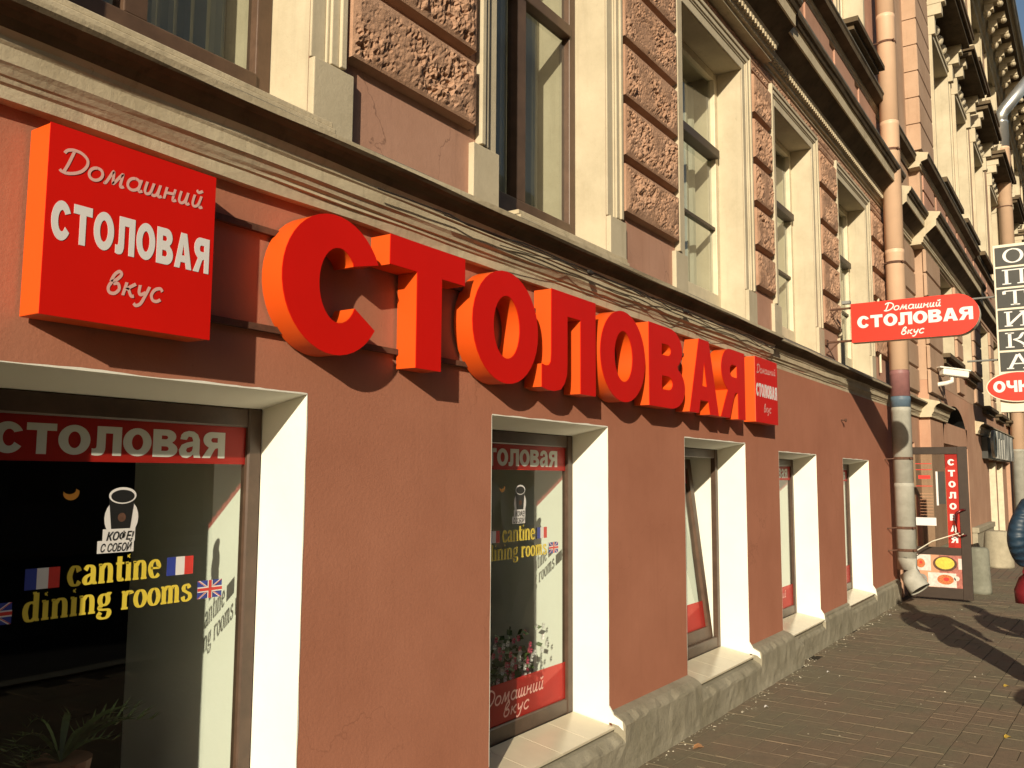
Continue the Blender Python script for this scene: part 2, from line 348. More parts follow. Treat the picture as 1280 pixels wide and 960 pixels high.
def smooth_line(p, n=5):
    if len(p) < 3: return p
    out = []
    for i in range(len(p)-1):
        p0 = p[max(i-1, 0)]; p1 = p[i]; p2 = p[i+1]; p3 = p[min(i+2, len(p)-1)]
        for j in range(n):
            t = j/n; out.append(tuple(.5*(2*p1[k]+(p2[k]-p0[k])*t+(2*p0[k]-5*p1[k]+4*p2[k]-p3[k])*t*t+(3*p1[k]-p0[k]-3*p2[k]+p3[k])*t**3) for k in (0, 1)))
    out.append(p[-1]); return out
def o_(cx, cy, rx, ry): return [(cx+rx*math.cos(R(a)), cy+ry*math.sin(R(a))) for a in range(90, 451, 30)]
S = {  # brush script, x-height 1: strokes, advance
 'Д': ([[(.30, 1.72), (.26, 1.2), (.20, .6), (.12, .08)], [(-.12, 1.38), (-.02, 1.62), (.25, 1.75), (.65, 1.68), (1.0, 1.35), (1.08, .9), (.92, .42), (.6, .12), (.25, .0), (.0, .06), (-.1, .16)]], 1.28),
 'о': ([o_(.33, .48, .33, .46)], .82), 'м': ([[(0, .08), (.12, .1), (.30, .95), (.36, .9), (.46, .18), (.52, .2), (.80, .95), (.84, .85), (.86, .15), (.95, .02), (1.05, .1)]], 1.2),
 'а': ([o_(.32, .48, .32, .46), [(.66, .95), (.64, .3), (.70, .04), (.86, .12)]], .98),
 'ш': ([[(0, .95), (0, .25), (.14, .02), (.32, .2), (.38, .95)], [(.38, .95), (.38, .25), (.52, .02), (.70, .2), (.76, .95)], [(.76, .95), (.76, .2), (.86, .02), (.98, .12)]], 1.14),
 'н': ([[(0, .95), (0, 0)], [(0, .5), (.5, .55)], [(.5, .95), (.5, .15), (.58, .02), (.70, .12)]], .86),
 'и': ([[(0, .95), (0, .25), (.14, .02), (.34, .2), (.42, .95)], [(.42, .95), (.42, .2), (.52, .02), (.64, .12)]], .82),
 'й': ([[(0, .95), (0, .25), (.14, .02), (.34, .2), (.42, .95)], [(.42, .95), (.42, .2), (.52, .02), (.64, .12)], [(.05, 1.38), (.2, 1.2), (.42, 1.4)]], .82),
 'в': ([[(.04, .8), (.12, 1.3), (.32, 1.6), (.48, 1.42), (.34, 1.05), (.10, .78), (.0, .35), (.14, .03), (.42, .04), (.58, .38), (.44, .74), (.2, .68)]], .86),
 'к': ([[(.02, .95), (0, 0)], [(.52, .95), (.12, .5), (.22, .46), (.44, .06), (.60, .08)]], .78),
 'у': ([[(0, .95), (.04, .45), (.18, .28), (.42, .5)], [(.54, .95), (.44, .3), (.30, -.35), (.08, -.55), (-.08, -.42)]], .76),
 'с': ([[(.56, .78), (.40, .97), (.12, .82), (.0, .42), (.14, .06), (.38, .0), (.58, .18)]], .72)}
def ser(*xs): return [[(a, b), (c, b)] for a, c, b in xs]
S2 = {  # bold serif lower case, x-height 1
 'c': ([[(.62, .72), (.50, .95), (.28, .95), (.12, .5), (.26, .08), (.5, .02), (.66, .2)]], .80),
 'a': ([[(.14, .76), (.3, .97), (.52, .9), (.58, .66), (.58, .2), (.68, .04), (.78, .08)], [(.58, .56), (.24, .42), (.12, .22), (.22, .04), (.42, .06), (.58, .24)]], .88),
 'n': ([[(.18, .98), (.18, 0)], [(.18, .74), (.36, .97), (.56, .95), (.66, .7), (.66, 0)]] + ser((0, .36, .03), (.48, .84, .03), (0, .18, .97)), .94),
 't': ([[(.24, 1.35), (.24, .22), (.34, .04), (.5, .1)], [(.02, .97), (.5, .97)]], .58),
 'i': ([[(.18, .98), (.18, 0)], [(.16, 1.30), (.20, 1.34)], [(.16, 1.38), (.20, 1.34)]] + ser((0, .36, .03), (0, .18, .97)), .46),
 'e': ([[(.16, .55), (.62, .55), (.56, .86), (.38, .97), (.18, .82), (.11, .48), (.24, .1), (.46, .02), (.66, .18)]], .80),
 'd': ([[(.62, 1.45), (.62, 0)], [(.62, .85), (.42, .97), (.2, .85), (.12, .48), (.22, .1), (.42, .02), (.62, .18)]] + ser((.44, .62, 1.45), (.62, .80, .03)), .90),
 'g': ([o_(.36, .66, .22, .30), [(.52, .92), (.62, 1.0), (.72, .94)], [(.24, .38), (.14, .22), (.26, .12), (.58, .08), (.66, -.12), (.52, -.34), (.26, -.36), (.10, -.22), (.2, -.02)]], .82),
 'r': ([[(.18, .98), (.18, 0)], [(.18, .7), (.34, .95), (.52, .94), (.56, .82)]] + ser((0, .38, .03), (0, .18, .97)), .70),
 'o': ([o_(.38, .49, .27, .47)], .80),
 'm': ([[(.18, .98), (.18, 0)], [(.18, .74), (.34, .97), (.50, .95), (.58, .7), (.58, 0)], [(.58, .74), (.74, .97), (.90, .95), (.98, .7), (.98, 0)]] + ser((0, .36, .03), (.42, .74, .03), (.82, 1.16, .03), (0, .18, .97)), 1.24),
 's': ([[(.54, .76), (.42, .97), (.2, .9), (.18, .68), (.34, .54), (.54, .4), (.58, .18), (.4, .02), (.2, .06), (.12, .28)]], .72), ' ': ([], .5)}
S3 = {  # bold serif capitals, height 1
 'О': ([o_(.45, .5, .32, .46)], .95), 'П': ([[(.18, .98), (.18, .02)], [(.72, .98), (.72, .02)], [(.02, .97), (.88, .97)]] + ser((.02, .34, .03), (.56, .88, .03)), .95),
 'Т': ([[(.45, .98), (.45, .02)], [(.05, .97), (.85, .97)], [(.06, .97), (.06, .76)], [(.84, .97), (.84, .76)]] + ser((.28, .62, .03),), .95),
 'И': ([[(.16, .98), (.16, .02)], [(.74, .98), (.74, .02)], [(.20, .12), (.70, .9)]] + ser((.02, .32, .03), (.58, .9, .03), (.02, .32, .97), (.58, .9, .97)), .95),
 'К': ([[(.18, .98), (.18, .02)], [(.30, .52), (.52, .62), (.66, .92), (.82, .94)], [(.34, .54), (.60, .3), (.76, .04)]] + ser((.02, .34, .03), (.02, .34, .97), (.64, .92, .03)), .95),
 'А': ([[(.46, .98), (.78, .02)], [(.42, .94), (.14, .02)], [(.24, .34), (.64, .34)]] + ser((.02, .28, .03), (.6, .92, .03)), .95)}
def stroke_text(font, txt, x, z, width, xh, a, b, fn, shear=0., gap=0., zoff=.0003, slope=0.):
    """flat lettering: every stroke a strip of quads laid out by a broad nib (a wide, b high)"""
    tot = sum(font[c][1] for c in txt) + gap*(len(txt)-1); k = width/tot; mb = MB(); cx = 0; li = 0
    for c in txt:
        for st in font[c][0]:
            p = smooth_line(st) if len(st) > 2 else st; li += 1; n = len(p); prev = None
            for i in range(n):
                q0 = p[max(i-1, 0)]; q1 = p[min(i+1, n-1)]; tx = q1[0]-q0[0]; tz = q1[1]-q0[1]; L = math.hypot(tx*k, tz*xh) or 1
                nx, nz = -tz*xh/L, tx*k/L; hw = math.hypot(a*nx, b*nz)*xh
                px = (cx+p[i][0]+shear*p[i][1]*xh/k)*k; pz = p[i][1]*xh + slope*px
                if len(st) == 2 and st[0] != st[1] and abs(tx) > 1.5*abs(tz): pass
                e = ((x+px+nx*hw, z+pz+nz*hw), (x+px-nx*hw, z+pz-nz*hw))
                if prev:
                    zo = zoff*(li % 4)
                    mb.quad(*[tuple(fn(Vector((u[0], u[1], zo)))) for u in (prev[0], prev[1], e[1], e[0])])
                prev = e
        cx += font[c][1] + gap
    return mb
def strip(fn, x0, x1, z0, z1, mb=None, mi=0, zo=0.):
    mb = mb or MB(); mb.quad(*[tuple(fn(Vector((a, b, zo)))) for a, b in ((x0, z0), (x1, z0), (x1, z1), (x0, z1))], mi=mi); return mb
def disc(fn, cx, cz, rx, rz, mb=None, mi=0, zo=0., a0=0, a1=360, n=24):
    mb = mb or MB(); pts = arc(cx, cz, rx, rz, a0, a1 - (360/n if a1-a0 == 360 else 0), n-1)
    mb.poly([tuple(fn(Vector((p[0], p[1], zo)))) for p in pts], mi); return mb

# ------------------------------------------------------------------ wall with openings
def wall(mb, x0, x1, z0, z1, yf, yb, ops, back=True, sill_mi=2):
    """ops: (xa, xb, za, zb, depth_of_frame, head_drop, sill_rise); material 0 wall, 1 reveal, 2 inner reveal"""
    xs = sorted({x0, x1, *[o[0] for o in ops], *[o[1] for o in ops]}); zs = sorted({z0, z1, *[o[2] for o in ops], *[o[3] for o in ops]})
    for i in range(len(xs)-1):
        for j in range(len(zs)-1):
            a, b, c, d = xs[i], xs[i+1], zs[j], zs[j+1]; mx_, mz_ = (a+b)/2, (c+d)/2
            if any(o[0] < mx_ < o[1] and o[2] < mz_ < o[3] for o in ops): continue
            mb.quad((a, yf, c), (b, yf, c), (b, yf, d), (a, yf, d))
            if back: mb.quad((a, yb, c), (a, yb, d), (b, yb, d), (b, yb, c), 2)
    for a, b, c, d, fd, hd, sr in ops:
        ym = yf+fd; c2 = c+sr; d2 = d-hd
        mb.quad((a, yf, c), (a, yf, d), (a, ym, d2), (a, ym, c2), 1); mb.quad((b, yf, c), (b, ym, c2), (b, ym, d2), (b, yf, d), 1)
        mb.quad((a, yf, d), (b, yf, d), (b, ym, d2), (a, ym, d2), 1); mb.quad((a, yf, c), (a, ym, c2), (b, ym, c2), (b, yf, c), 1)
        mb.quad((a, ym, c2), (a, ym, d2), (a, yb, d2), (a, yb, c2), 2); mb.quad((b, ym, c2), (b, yb, c2), (b, yb, d2), (b, ym, d2), 2)
        mb.quad((a, ym, d2), (b, ym, d2), (b, yb, d2), (a, yb, d2), 2); mb.quad((a, ym, c2), (a, yb, c2), (b, yb, c2), (b, ym, c2), sill_mi)
    for x in (x0, x1): mb.quad((x, yf, z0), (x, yf, z1), (x, yb, z1), (x, yb, z0))
    mb.quad((x0, yf, z1), (x1, yf, z1), (x1, yb, z1), (x0, yb, z1)); mb.quad((x0, yf, z0), (x1, yf, z0), (x1, yb, z0), (x0, yb, z0))

# =================================================================== SETTING
gmb = MB(); gmb.quad((-60, -60, -.16), (260, -60, -.16), (260, 60, -.16), (-60, 60, -.16)); ob('ground', gmb, 'joint', kind='structure')
rmb = MB(); rmb.box(-60, 200, -15.2, -4.3, -.155, -.13); ob('road', rmb, 'asphalt', kind='structure')
kmb = MB()
for i in range(160):
    xx = -10+i*1.0; kmb.box(xx+.006, xx+.994, -4.3, -4.12, -.14, .012)
ob('kerb', kmb, 'greystone', kind='structure')
smb = MB(); smb.box(-12, 200, -4.12, 1.0, -.12, -.0065); ob('pavement', smb, 'joint', kind='structure')
smb = MB(); smb.box(-60, 200, -17, -15.2, -.12, .0); ob('far_pavement', smb, 'farpave', kind='structure')
pave = bpy.data.objects['pavement']
# basket-weave pavers, courses turned 2.1 degrees off the wall
PW, PL = .118, .237
CR = Matrix.Rotation(R(-2.1), 4, 'Z'); ORG = Vector((4.0, -.1, 0))
def paver_mesh(seed):
    mb = MB(); rnd = random.Random(seed); c = .0012; hx, hy = PL/2-.0022, PW/2-.0022
    j = lambda: rnd.uniform(-.0012, .0012)
    b0 = [(-hx, -hy, -.03), (hx, -hy, -.03), (hx, hy, -.03), (-hx, hy, -.03)]
    b1 = [(x, y, -.006) for x, y, z in b0]; b2 = [(x-math.copysign(c, x), y-math.copysign(c, y), .0+j()) for x, y, z in b0]
    mb.v = b0+b1+b2
    for a in (0, 4):
        for i in range(4): mb.f.append((a+i, a+(i+1) % 4, a+4+(i+1) % 4, a+4+i)); mb.m.append(0)
    mb.f.append((8, 9, 10, 11)); mb.m.append(0)
    return mb.mesh('paver', [M['paver']])
pms = [paver_mesh(i) for i in range(6)]
spots = []
for i in range(-12, 60):
    for j in range(-5, 18):
        c0 = Vector((i*PL, -j*PL, 0)); rot = (i+j) % 2
        for s_ in (-1, 1):
            off = Vector((0, s_*PW/2, 0)) if rot == 0 else Vector((s_*PW/2, 0, 0))
            P = ORG + (CR @ (c0+off))
            if P.x < 1.0 or P.y > -.03 or P.y < -3.9 or P.x > 16.5: continue
            d = P - Vector((0, -2.33, 0)); f_ = M3.transposed() @ (P - Vector((0, -2.33, 1.6)))
            u = 640+1100*f_.x/-f_.z; v_ = 480-1100*f_.y/-f_.z
            vis = f_.z < 0 and -40 < u < 1330 and v_ < 1010
            spots.append((0 if vis else 1, d.length, P, rot))
spots.sort(key=lambda t: (t[0], t[1]))
rest = MB()
for n_, (vis, d, P, rot) in enumerate(spots):
    dz = random.uniform(-.0018, .0008); mt = Matrix.Translation(P+Vector((0, 0, dz))) @ Matrix.Rotation(R(-2.1)+(math.pi/2 if rot else 0)+random.uniform(-.008, .008), 4, 'Z') @ Matrix.Rotation(random.uniform(-.008, .008), 4, 'X')
    if n_ < 300 and vis == 0:
        o = bpy.data.objects.new('paver', pms[n_ % 6]); col.objects.link(o); o.parent = pave; o.matrix_basis = mt
    else:
        me = pms[n_ % 6]; b_ = len(rest.v); rest.v += [tuple(mt @ v.co) for v in me.vertices]
        for p_ in me.polygons: rest.f.append(tuple(b_+q for q in p_.vertices)); rest.m.append(0)
o = ob('paver_field', rest, 'paver', pave, fix=False, kind='stuff')
fmb = MB(); fmb.quad((16.4, -4.1, -.003), (200, -4.1, -.003), (200, .6, -.003), (16.4, .6, -.003)); ob('far_paving', fmb, 'farpave', pave)
# opposite side of the street, seen only as reflections in the panes
def opposite(x0, x1, h, lab, yy=-17.0):
    t = thing('building', lab, 'building', (x0, yy, 0), 'buildings across the street')
    mb = MB(); mb.box(x0, x1, yy-8, yy, -.1, h); ob('wall', mb, 'opp', t)
    wmb = MB(); wmb.box(-.55, .55, 0, .02, 0, 1.9); wme = wmb.mesh('window', [M['oppdark']])
    n = int((x1-x0)/2.6)
    for i in range(n):
        for k in range(int((h-1)/3.3)):
            o = link('window', wme, t); o.location = (x0+1.3+i*2.6, yy, .9+k*3.3)
    cm = MB(); cm.box(x0-.1, x1+.1, yy-.1, yy+.5, h+.003, h+.4); ob('cornice', cm, 'opp', t)
opposite(-22, 14, 11.5, 'ochre building across the road, nearer one, facing the canteen')
opposite(15, 60, 13, 'ochre building across the road, farther along the street')

# =================================================================== CANTEEN BUILDING
B = thing('building', 'terracotta and cream plastered building with the big red canteen letters', 'building', (0, 0, 0))
WX1 = 12.66
# ground-floor openings: x0, x1, sill z, head z
GW = [(-1.25, -.10, .24, 1.885), (.94, 2.178, .24, 1.885), (3.318, 4.465, .24, 1.882), (5.572, 6.79, .245, 1.868), (7.65, 8.86, .25, 1.828), (9.92, 11.19, .25, 1.815)]
mb = MB(); wall(mb, -7, WX1, -.1, 2.56, 0, 1.0, [(a, b, c, d, .225, .045, .04) for a, b, c, d in GW], sill_mi=3)
ob('wall', mb, ['wall', 'reveal', 'reveal', 'interior'], B, label='terracotta ground floor wall')
# interior
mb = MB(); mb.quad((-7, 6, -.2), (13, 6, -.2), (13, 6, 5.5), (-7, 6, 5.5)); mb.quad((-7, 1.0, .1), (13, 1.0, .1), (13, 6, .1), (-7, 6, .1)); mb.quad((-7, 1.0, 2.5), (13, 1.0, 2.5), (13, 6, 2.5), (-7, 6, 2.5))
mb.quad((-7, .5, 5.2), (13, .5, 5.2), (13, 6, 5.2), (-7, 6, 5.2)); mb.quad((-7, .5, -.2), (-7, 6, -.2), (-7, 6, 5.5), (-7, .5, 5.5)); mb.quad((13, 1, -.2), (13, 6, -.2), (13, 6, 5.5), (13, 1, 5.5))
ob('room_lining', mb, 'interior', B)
# plinth
def plinth_piece(x0, x1, ztop, yout, seed):
    mb = MB(); nx = max(2, int((x1-x0)/.06)); prof = [(yout-.012, -.05), (yout, .05), (yout, ztop-.05), (yout+.012, ztop-.012), (yout+.035, ztop), (0.002, ztop+.004)]
    seed = 2.2; rows = [prof[0], (yout-.005, .0), (yout, .05), (yout, .1), (yout, .15), (yout, ztop-.06), (yout+.004, ztop-.045), (yout+.02, ztop-.030), (yout*.5, ztop-.014), (0.002, ztop)]
    for i in range(nx+1):
        x = x0+(x1-x0)*i/nx
        for j, (y, z) in enumerate(rows):
            a = .009*noise.noise(Vector((x*2.5, z*4, seed))) + .006*noise.noise(Vector((x*21, z*23, seed)))
            e_ = .0 if j < 6 or j > 7 else .012*max(0, noise.noise(Vector((x*13, 3, seed))))
            mb.v.append((x, y + (a if j < len(rows)-1 else 0) + e_, z - (e_*1.3 if j < len(rows)-1 else 0)))
    n = len(rows)
    for i in range(nx):
        for j in range(n-1): a = i*n+j; mb.f.append((a, a+n, a+n+1, a+1)); mb.m.append(0)
    mb.f.append(tuple(range(n))+()); mb.m.append(0); mb.f.append(tuple(nx*n+j for j in range(n))); mb.m.append(0)
    return mb
edges = [-7] + [e for w_ in GW for e in (w_[0], w_[1])] + [WX1]
k = 0
for i in range(len(edges)-1):
    a, b = edges[i], edges[i+1]; under = i % 2 == 1
    cuts = [a, b] if not (a < 7.9 < b) else [a, 7.9, b]
    for q in range(len(cuts)-1):
        yo = -.10 if cuts[q] < 7.85 else -.045
        zt = (.222 if under else .315) if cuts[q] < 7.85 else (.222 if under else .29)
        k += 1; ob('plinth', plinth_piece(cuts[q], cuts[q+1], zt, yo, k*3.7), 'concrete', B)
# brushed white paint lapping over the corners of the openings, and the flared foot of each right jamb
for gi, (a, b, c, d) in enumerate(GW):
    mb = MB()
    def lap(p0, p1, nx, nz, lo_, hi_):
        n = 40; prev = None
        for k_ in range(n+1):
            t = k_/n; x = p0[0]+(p1[0]-p0[0])*t; z = p0[1]+(p1[1]-p0[1])*t
            w_ = lo_+(hi_-lo_)*max(0, .5+noise.noise(Vector((x*6+gi, z*6, 1)))*.9+.25*noise.noise(Vector((x*40, z*40, 3))))
            e = ((x-nx*.001, -.0012, z-nz*.001), (x+nx*w_, -.0012, z+nz*w_))
            if prev: mb.quad(prev[0], prev[1], e[1], e[0])
            prev = e
    lap((a, d), (b, d), 0, 1, .002, .009); lap((a, .32), (a, d), -1, 0, .001, .006); lap((b, .32), (b, d), 1, 0, .0, .006)
    yo = -.088 if b < 7.9 else -.04
    q = [(b-.002, .02, .262), (b-.002, yo+.03, .25), (b-.002, yo, .228), (b-.002, yo+.006, .275), (b-.002, -.03, .30), (b-.002, 0.0, .345), (b-.002, .02, .36)]
    mb.poly(q); mb.poly([(x+.012, y, z) for x, y, z in q][::-1])
    for k_ in range(len(q)): p0, p1 = q[k_], q[(k_+1) % len(q)]; mb.quad(p0, (p0[0]+.012, *p0[1:]), (p1[0]+.012, *p1[1:]), p1)
    ob('paint_edge', mb, 'reveal', B, fix=False)
# ground windows with film lettering
YG = .243
def window_ground(idx, a, b, zs, zh, sash=None, stickers=True):
    h2 = zh-.045; s2 = zs+.04; f = .062
    mb = MB(); y0, y1 = .226, .262
    mb.cbox(a+.001, a+f, y0, y1, s2, h2, .006); mb.cbox(b-f, b-.001, y0, y1, s2, h2, .006); mb.cbox(a+f, b-f, y0+.003, y1, h2-.07, h2-.001, .006); mb.cbox(a+f, b-f, y0+.003, y1, s2+.001, s2+.085, .006)
    W = ob('window', mb, ['groundframe'], B)
    # sill tiles
    n = 4; tw = (b-a-.012)/n
    for i in range(n):
        t = MB(); x0 = a+.005+i*tw; x1 = x0+tw-.003
        pts = [(x0, .22, s2+.006), (x1, .22, s2+.006), (x1, -.04 if a < 7.8 else -.02, zs+.002), (x0, -.04 if a < 7.8 else -.02, zs+.002)]
        t.poly(pts); t.poly([(x, y, z-.012) for x, y, z in pts][::-1]); q = [(x, y, z-.012) for x, y, z in pts]
        for j in range(4): t.quad(pts[j], q[j], q[(j+1) % 4], pts[(j+1) % 4])
        ob('sill_tile', t, 'tile', W)
    mort = MB(); mort.quad((a+.002, .223, s2+.001), (b-.002, .223, s2+.001), (b-.002, -.03, zs-.003), (a+.002, -.03, zs-.003)); ob('sill_mortar', mort, 'concrete', W)
    gx0, gx1, gz0, gz1 = a+f, b-f, s2+.085, h2-.07
    if sash:   # tilted inward from a bottom hinge
        t = MB(); L = gz1-gz0; th = R(7.0); rot = lambda x, y, z: (x, .265+(y*math.cos(th)+z*math.sin(th)), gz0+(z*math.cos(th)-y*math.sin(th)))
        def bx(x0, x1, z0, z1):
            n = len(t.v); t.v += [rot(x, y, z) for x in (x0, x1) for y in (0, .05) for z in (z0, z1)]
            for q in ((0,1,3,2), (4,6,7,5), (0,4,5,1), (2,3,7,6), (0,2,6,4), (1,5,7,3)): t.f.append(tuple(n+i_ for i_ in q)); t.m.append(0)
        bx(gx0+.005, gx0+.075, .0, L); bx(gx1-.075, gx1-.005, .0, L); bx(gx0+.075, gx1-.075, .0, .085); bx(gx0+.075, gx1-.075, L-.07, L)
        ob('sash', t, 'brown', W)
        g = MB(); g.quad(rot(gx0+.07, .025, .08), rot(gx1-.07, .025, .08), rot(gx1-.07, .025, L-.06), rot(gx0+.07, .025, L-.06)); ob('pane', g, 'glass', W)
        g = MB(); g.quad(rot(gx0+.07, .022, .08), rot(gx1-.07, .022, .08), rot(gx1-.07, .022, .28), rot(gx0+.07, .022, .28)); ob('red_film', g, 'redfilm', W)
        g = MB(); g.quad(rot(gx0+.07, .022, L-.19), rot(gx1-.07, .022, L-.19), rot(gx1-.07, .022, L-.06), rot(gx0+.07, .022, L-.06)); ob('red_film', g, 'redfilm', W)
        return W
    g = MB(); g.quad((gx0-.01, YG+.003, gz0-.01), (gx1+.01, YG+.003, gz0-.01), (gx1+.01, YG+.003, gz1+.01), (gx0-.01, YG+.003, gz1+.01)); ob('pane', g, 'glass', W)
    fn = facing_negy(YG); sc = 1.0
    X = lambda x: gx1-(2.116-x)*sc; zo = gz1-1.770
    ob('red_film', strip(fn, gx0-.003, gx1+.003, 1.637+zo, 1.773+zo), 'redfilm', W)
    fnl = facing_negy(YG-.001)
    me = join_meshes('lettering', bold_text('СТОЛОВаЯ'.replace('С', 'С'), X(1.235), 1.657+zo, (2.025-1.235)*sc, .090, .0006, fnl, gap=.06), [M['whitefilm']])
    link('lettering', me, W, label='white word столовая on red film')
    ob('red_film', strip(fn, gx0-.003, gx1+.003, gz0-.003, gz0+.20), 'redfilm', W)
    o = ob('lettering', stroke_text(S, 'Домашний', X(1.33), gz0+.10, .56*sc, .045, .10, .10, fnl, shear=.28), 'signpink', W, label='white script Домашний on the lower red film')
    o = ob('lettering', stroke_text(S, 'вкус', X(1.50), gz0+.030, .24*sc, .042, .10, .10, fnl, shear=.28), 'signpink', W, label='white script вкус on the lower red film')
    if not stickers: return W
    # coffee cup sticker
    cx, cz = X(1.643), 1.475+zo; c = MB()
    disc(fnl, cx, cz-.012, .058*sc, .062, c, 0, .0000)
    c.poly([tuple(fnl(Vector((x_, z_, .0008)))) for x_, z_ in ((cx-.034*sc, cz-.045), (cx+.030*sc, cz-.045), (cx+.043*sc, cz+.06), (cx-.047*sc, cz+.06))], 1)
    disc(fnl, cx, cz+.058, .047*sc, .026, c, 0, .0014); disc(fnl, cx, cz+.056, .040*sc, .020, c, 1, .0019)
    disc(fnl, cx, cz-.01, .014*sc, .014, c, 2, .0014); strip(fnl, cx-.062*sc, cx+.048*sc, cz-.085, cz-.045, c, 0, .0022); strip(fnl, cx-.078*sc, cx+.045*sc, cz-.118, cz-.080, c, 0, .0026)
    ob('coffee_sticker', c, ['signwhite', 'black', 'rust'], W, fix=False)
    for tx, x_, z_, s_ in (('КОФЕ!', cx-.052*sc, cz-.080, .036), ('С СОБОЙ', cx-.070*sc, cz-.114, .034)):
        cu = bpy.data.curves.new('t', 'FONT'); cu.body = tx; cu.size = s_; cu.shear = .3; cu.offset = .0007; to = bpy.data.objects.new('t', cu); col.objects.link(to)
        me = bpy.data.meshes.new_from_object(to.evaluated_get(bpy.context.evaluated_depsgraph_get())); bpy.data.objects.remove(to)
        wdt = max(v.co.x for v in me.vertices); kx = (.095 if len(tx) == 5 else .108)*sc/wdt
        for v in me.vertices: v.co = Vector((x_+v.co.x*kx, YG-.001-.0034, z_+v.co.y))
        me.materials.clear(); me.materials.append(M['black']); link('lettering', me, W)
    # small orange crescent: a reflection painted flat on the pane
    c = MB(); pts = arc(X(1.475), 1.545+zo, .026, .024, 200, 370, 10) + arc(X(1.470), 1.553+zo, .020, .014, 370, 200, 10); c.poly([tuple(fnl(Vector((p[0], p[1], 0)))) for p in pts]); ob('crescent_reflection', c, 'reflectorange', W)
    ob('lettering', stroke_text(S2, 'cantine', X(1.478), 1.268+zo, .315*sc, .056, .15, .06, fnl), 'yellow', W, label='yellow serif word cantine')
    ob('lettering', stroke_text(S2, 'dining rooms', X(1.352), 1.180+zo, .563*sc, .054, .15, .06, fnl), 'yellow', W, label='yellow serif words dining rooms')
    for x0 in (1.353, 1.813):
        c = MB()
        for i in range(3): strip(fnl, X(x0+.034*i), X(x0+.034*(i+1)), 1.268+zo, 1.328+zo, c, i)
        ob('flag_sticker', c, ['blue', 'signwhite', 'flagred'], W, label='French flag sticker')
    for x0 in (1.222, 1.935):
        c = MB(); x1 = x0+.1; z0, z1 = 1.180+zo, 1.240+zo; xa, xb = max(X(x0), gx0), X(x1); zc = (z0+z1)/2; xc = (X(x0)+xb)/2
        strip(fnl, xa, xb, z0, z1, c, 0)
        for sgn in (1, -1):
            for wd_, mi_, zz in ((.010, 1, .0005), (.004, 2, .001)):
                za, zb = (z0, z1) if sgn > 0 else (z1, z0)
                c.quad(*[tuple(fnl(Vector((p[0], p[1], zz+.0002*sgn)))) for p in ((X(x0), za+wd_/2*0), (X(x0)+wd_, za), (xb, zb), (xb-wd_, zb))], mi=mi_)
        strip(fnl, xa, xb, zc-.009, zc+.009, c, 1, .0016); strip(fnl, xc-.010, xc+.010, z0, z1, c, 1, .0019); strip(fnl, xa, xb, zc-.005, zc+.005, c, 2, .0022); strip(fnl, xc-.006, xc+.006, z0, z1, c, 2, .0025)
        ob('flag_sticker', c, ['blue', 'signwhite', 'flagred'], W, label='Union flag sticker', fix=False)
    return W
for i, (a, b, c, d) in enumerate(GW): window_ground(i, a, b, c, d, sash=(i == 3), stickers=(i in (0, 1, 2)))

# lower cornice
def lc_prof(o):
    return [(0.01, 2.555), (o-.036, 2.556), (o-.038, 2.592), (o-.045, 2.596), (o-.046, 2.608), (o-.054, 2.614), (o-.060, 2.630), (o-.072, 2.640), (o-.074, 2.682), (o-.080, 2.686), (o-.081, 2.700), (o-.092, 2.716), (o-.108, 2.738), (o-.130, 2.754), (o-.156, 2.760), (o-.162, 2.768), (o-.165, 2.786), (o-.150, 2.794), (0.01, 2.87)]
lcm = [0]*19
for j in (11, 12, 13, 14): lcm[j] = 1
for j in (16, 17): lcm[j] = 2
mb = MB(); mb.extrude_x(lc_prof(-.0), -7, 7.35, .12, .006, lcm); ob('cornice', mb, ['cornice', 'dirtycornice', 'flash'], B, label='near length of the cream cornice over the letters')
mb = MB(); mb.extrude_x([(y+.045 if y < 0 else y, z) for y, z in lc_prof(0)], 7.351, WX1, .12, .006, lcm, seed=40); ob('cornice', mb, ['cornice', 'dirtycornice', 'flash'], B, label='far length of the cream cornice, set back')

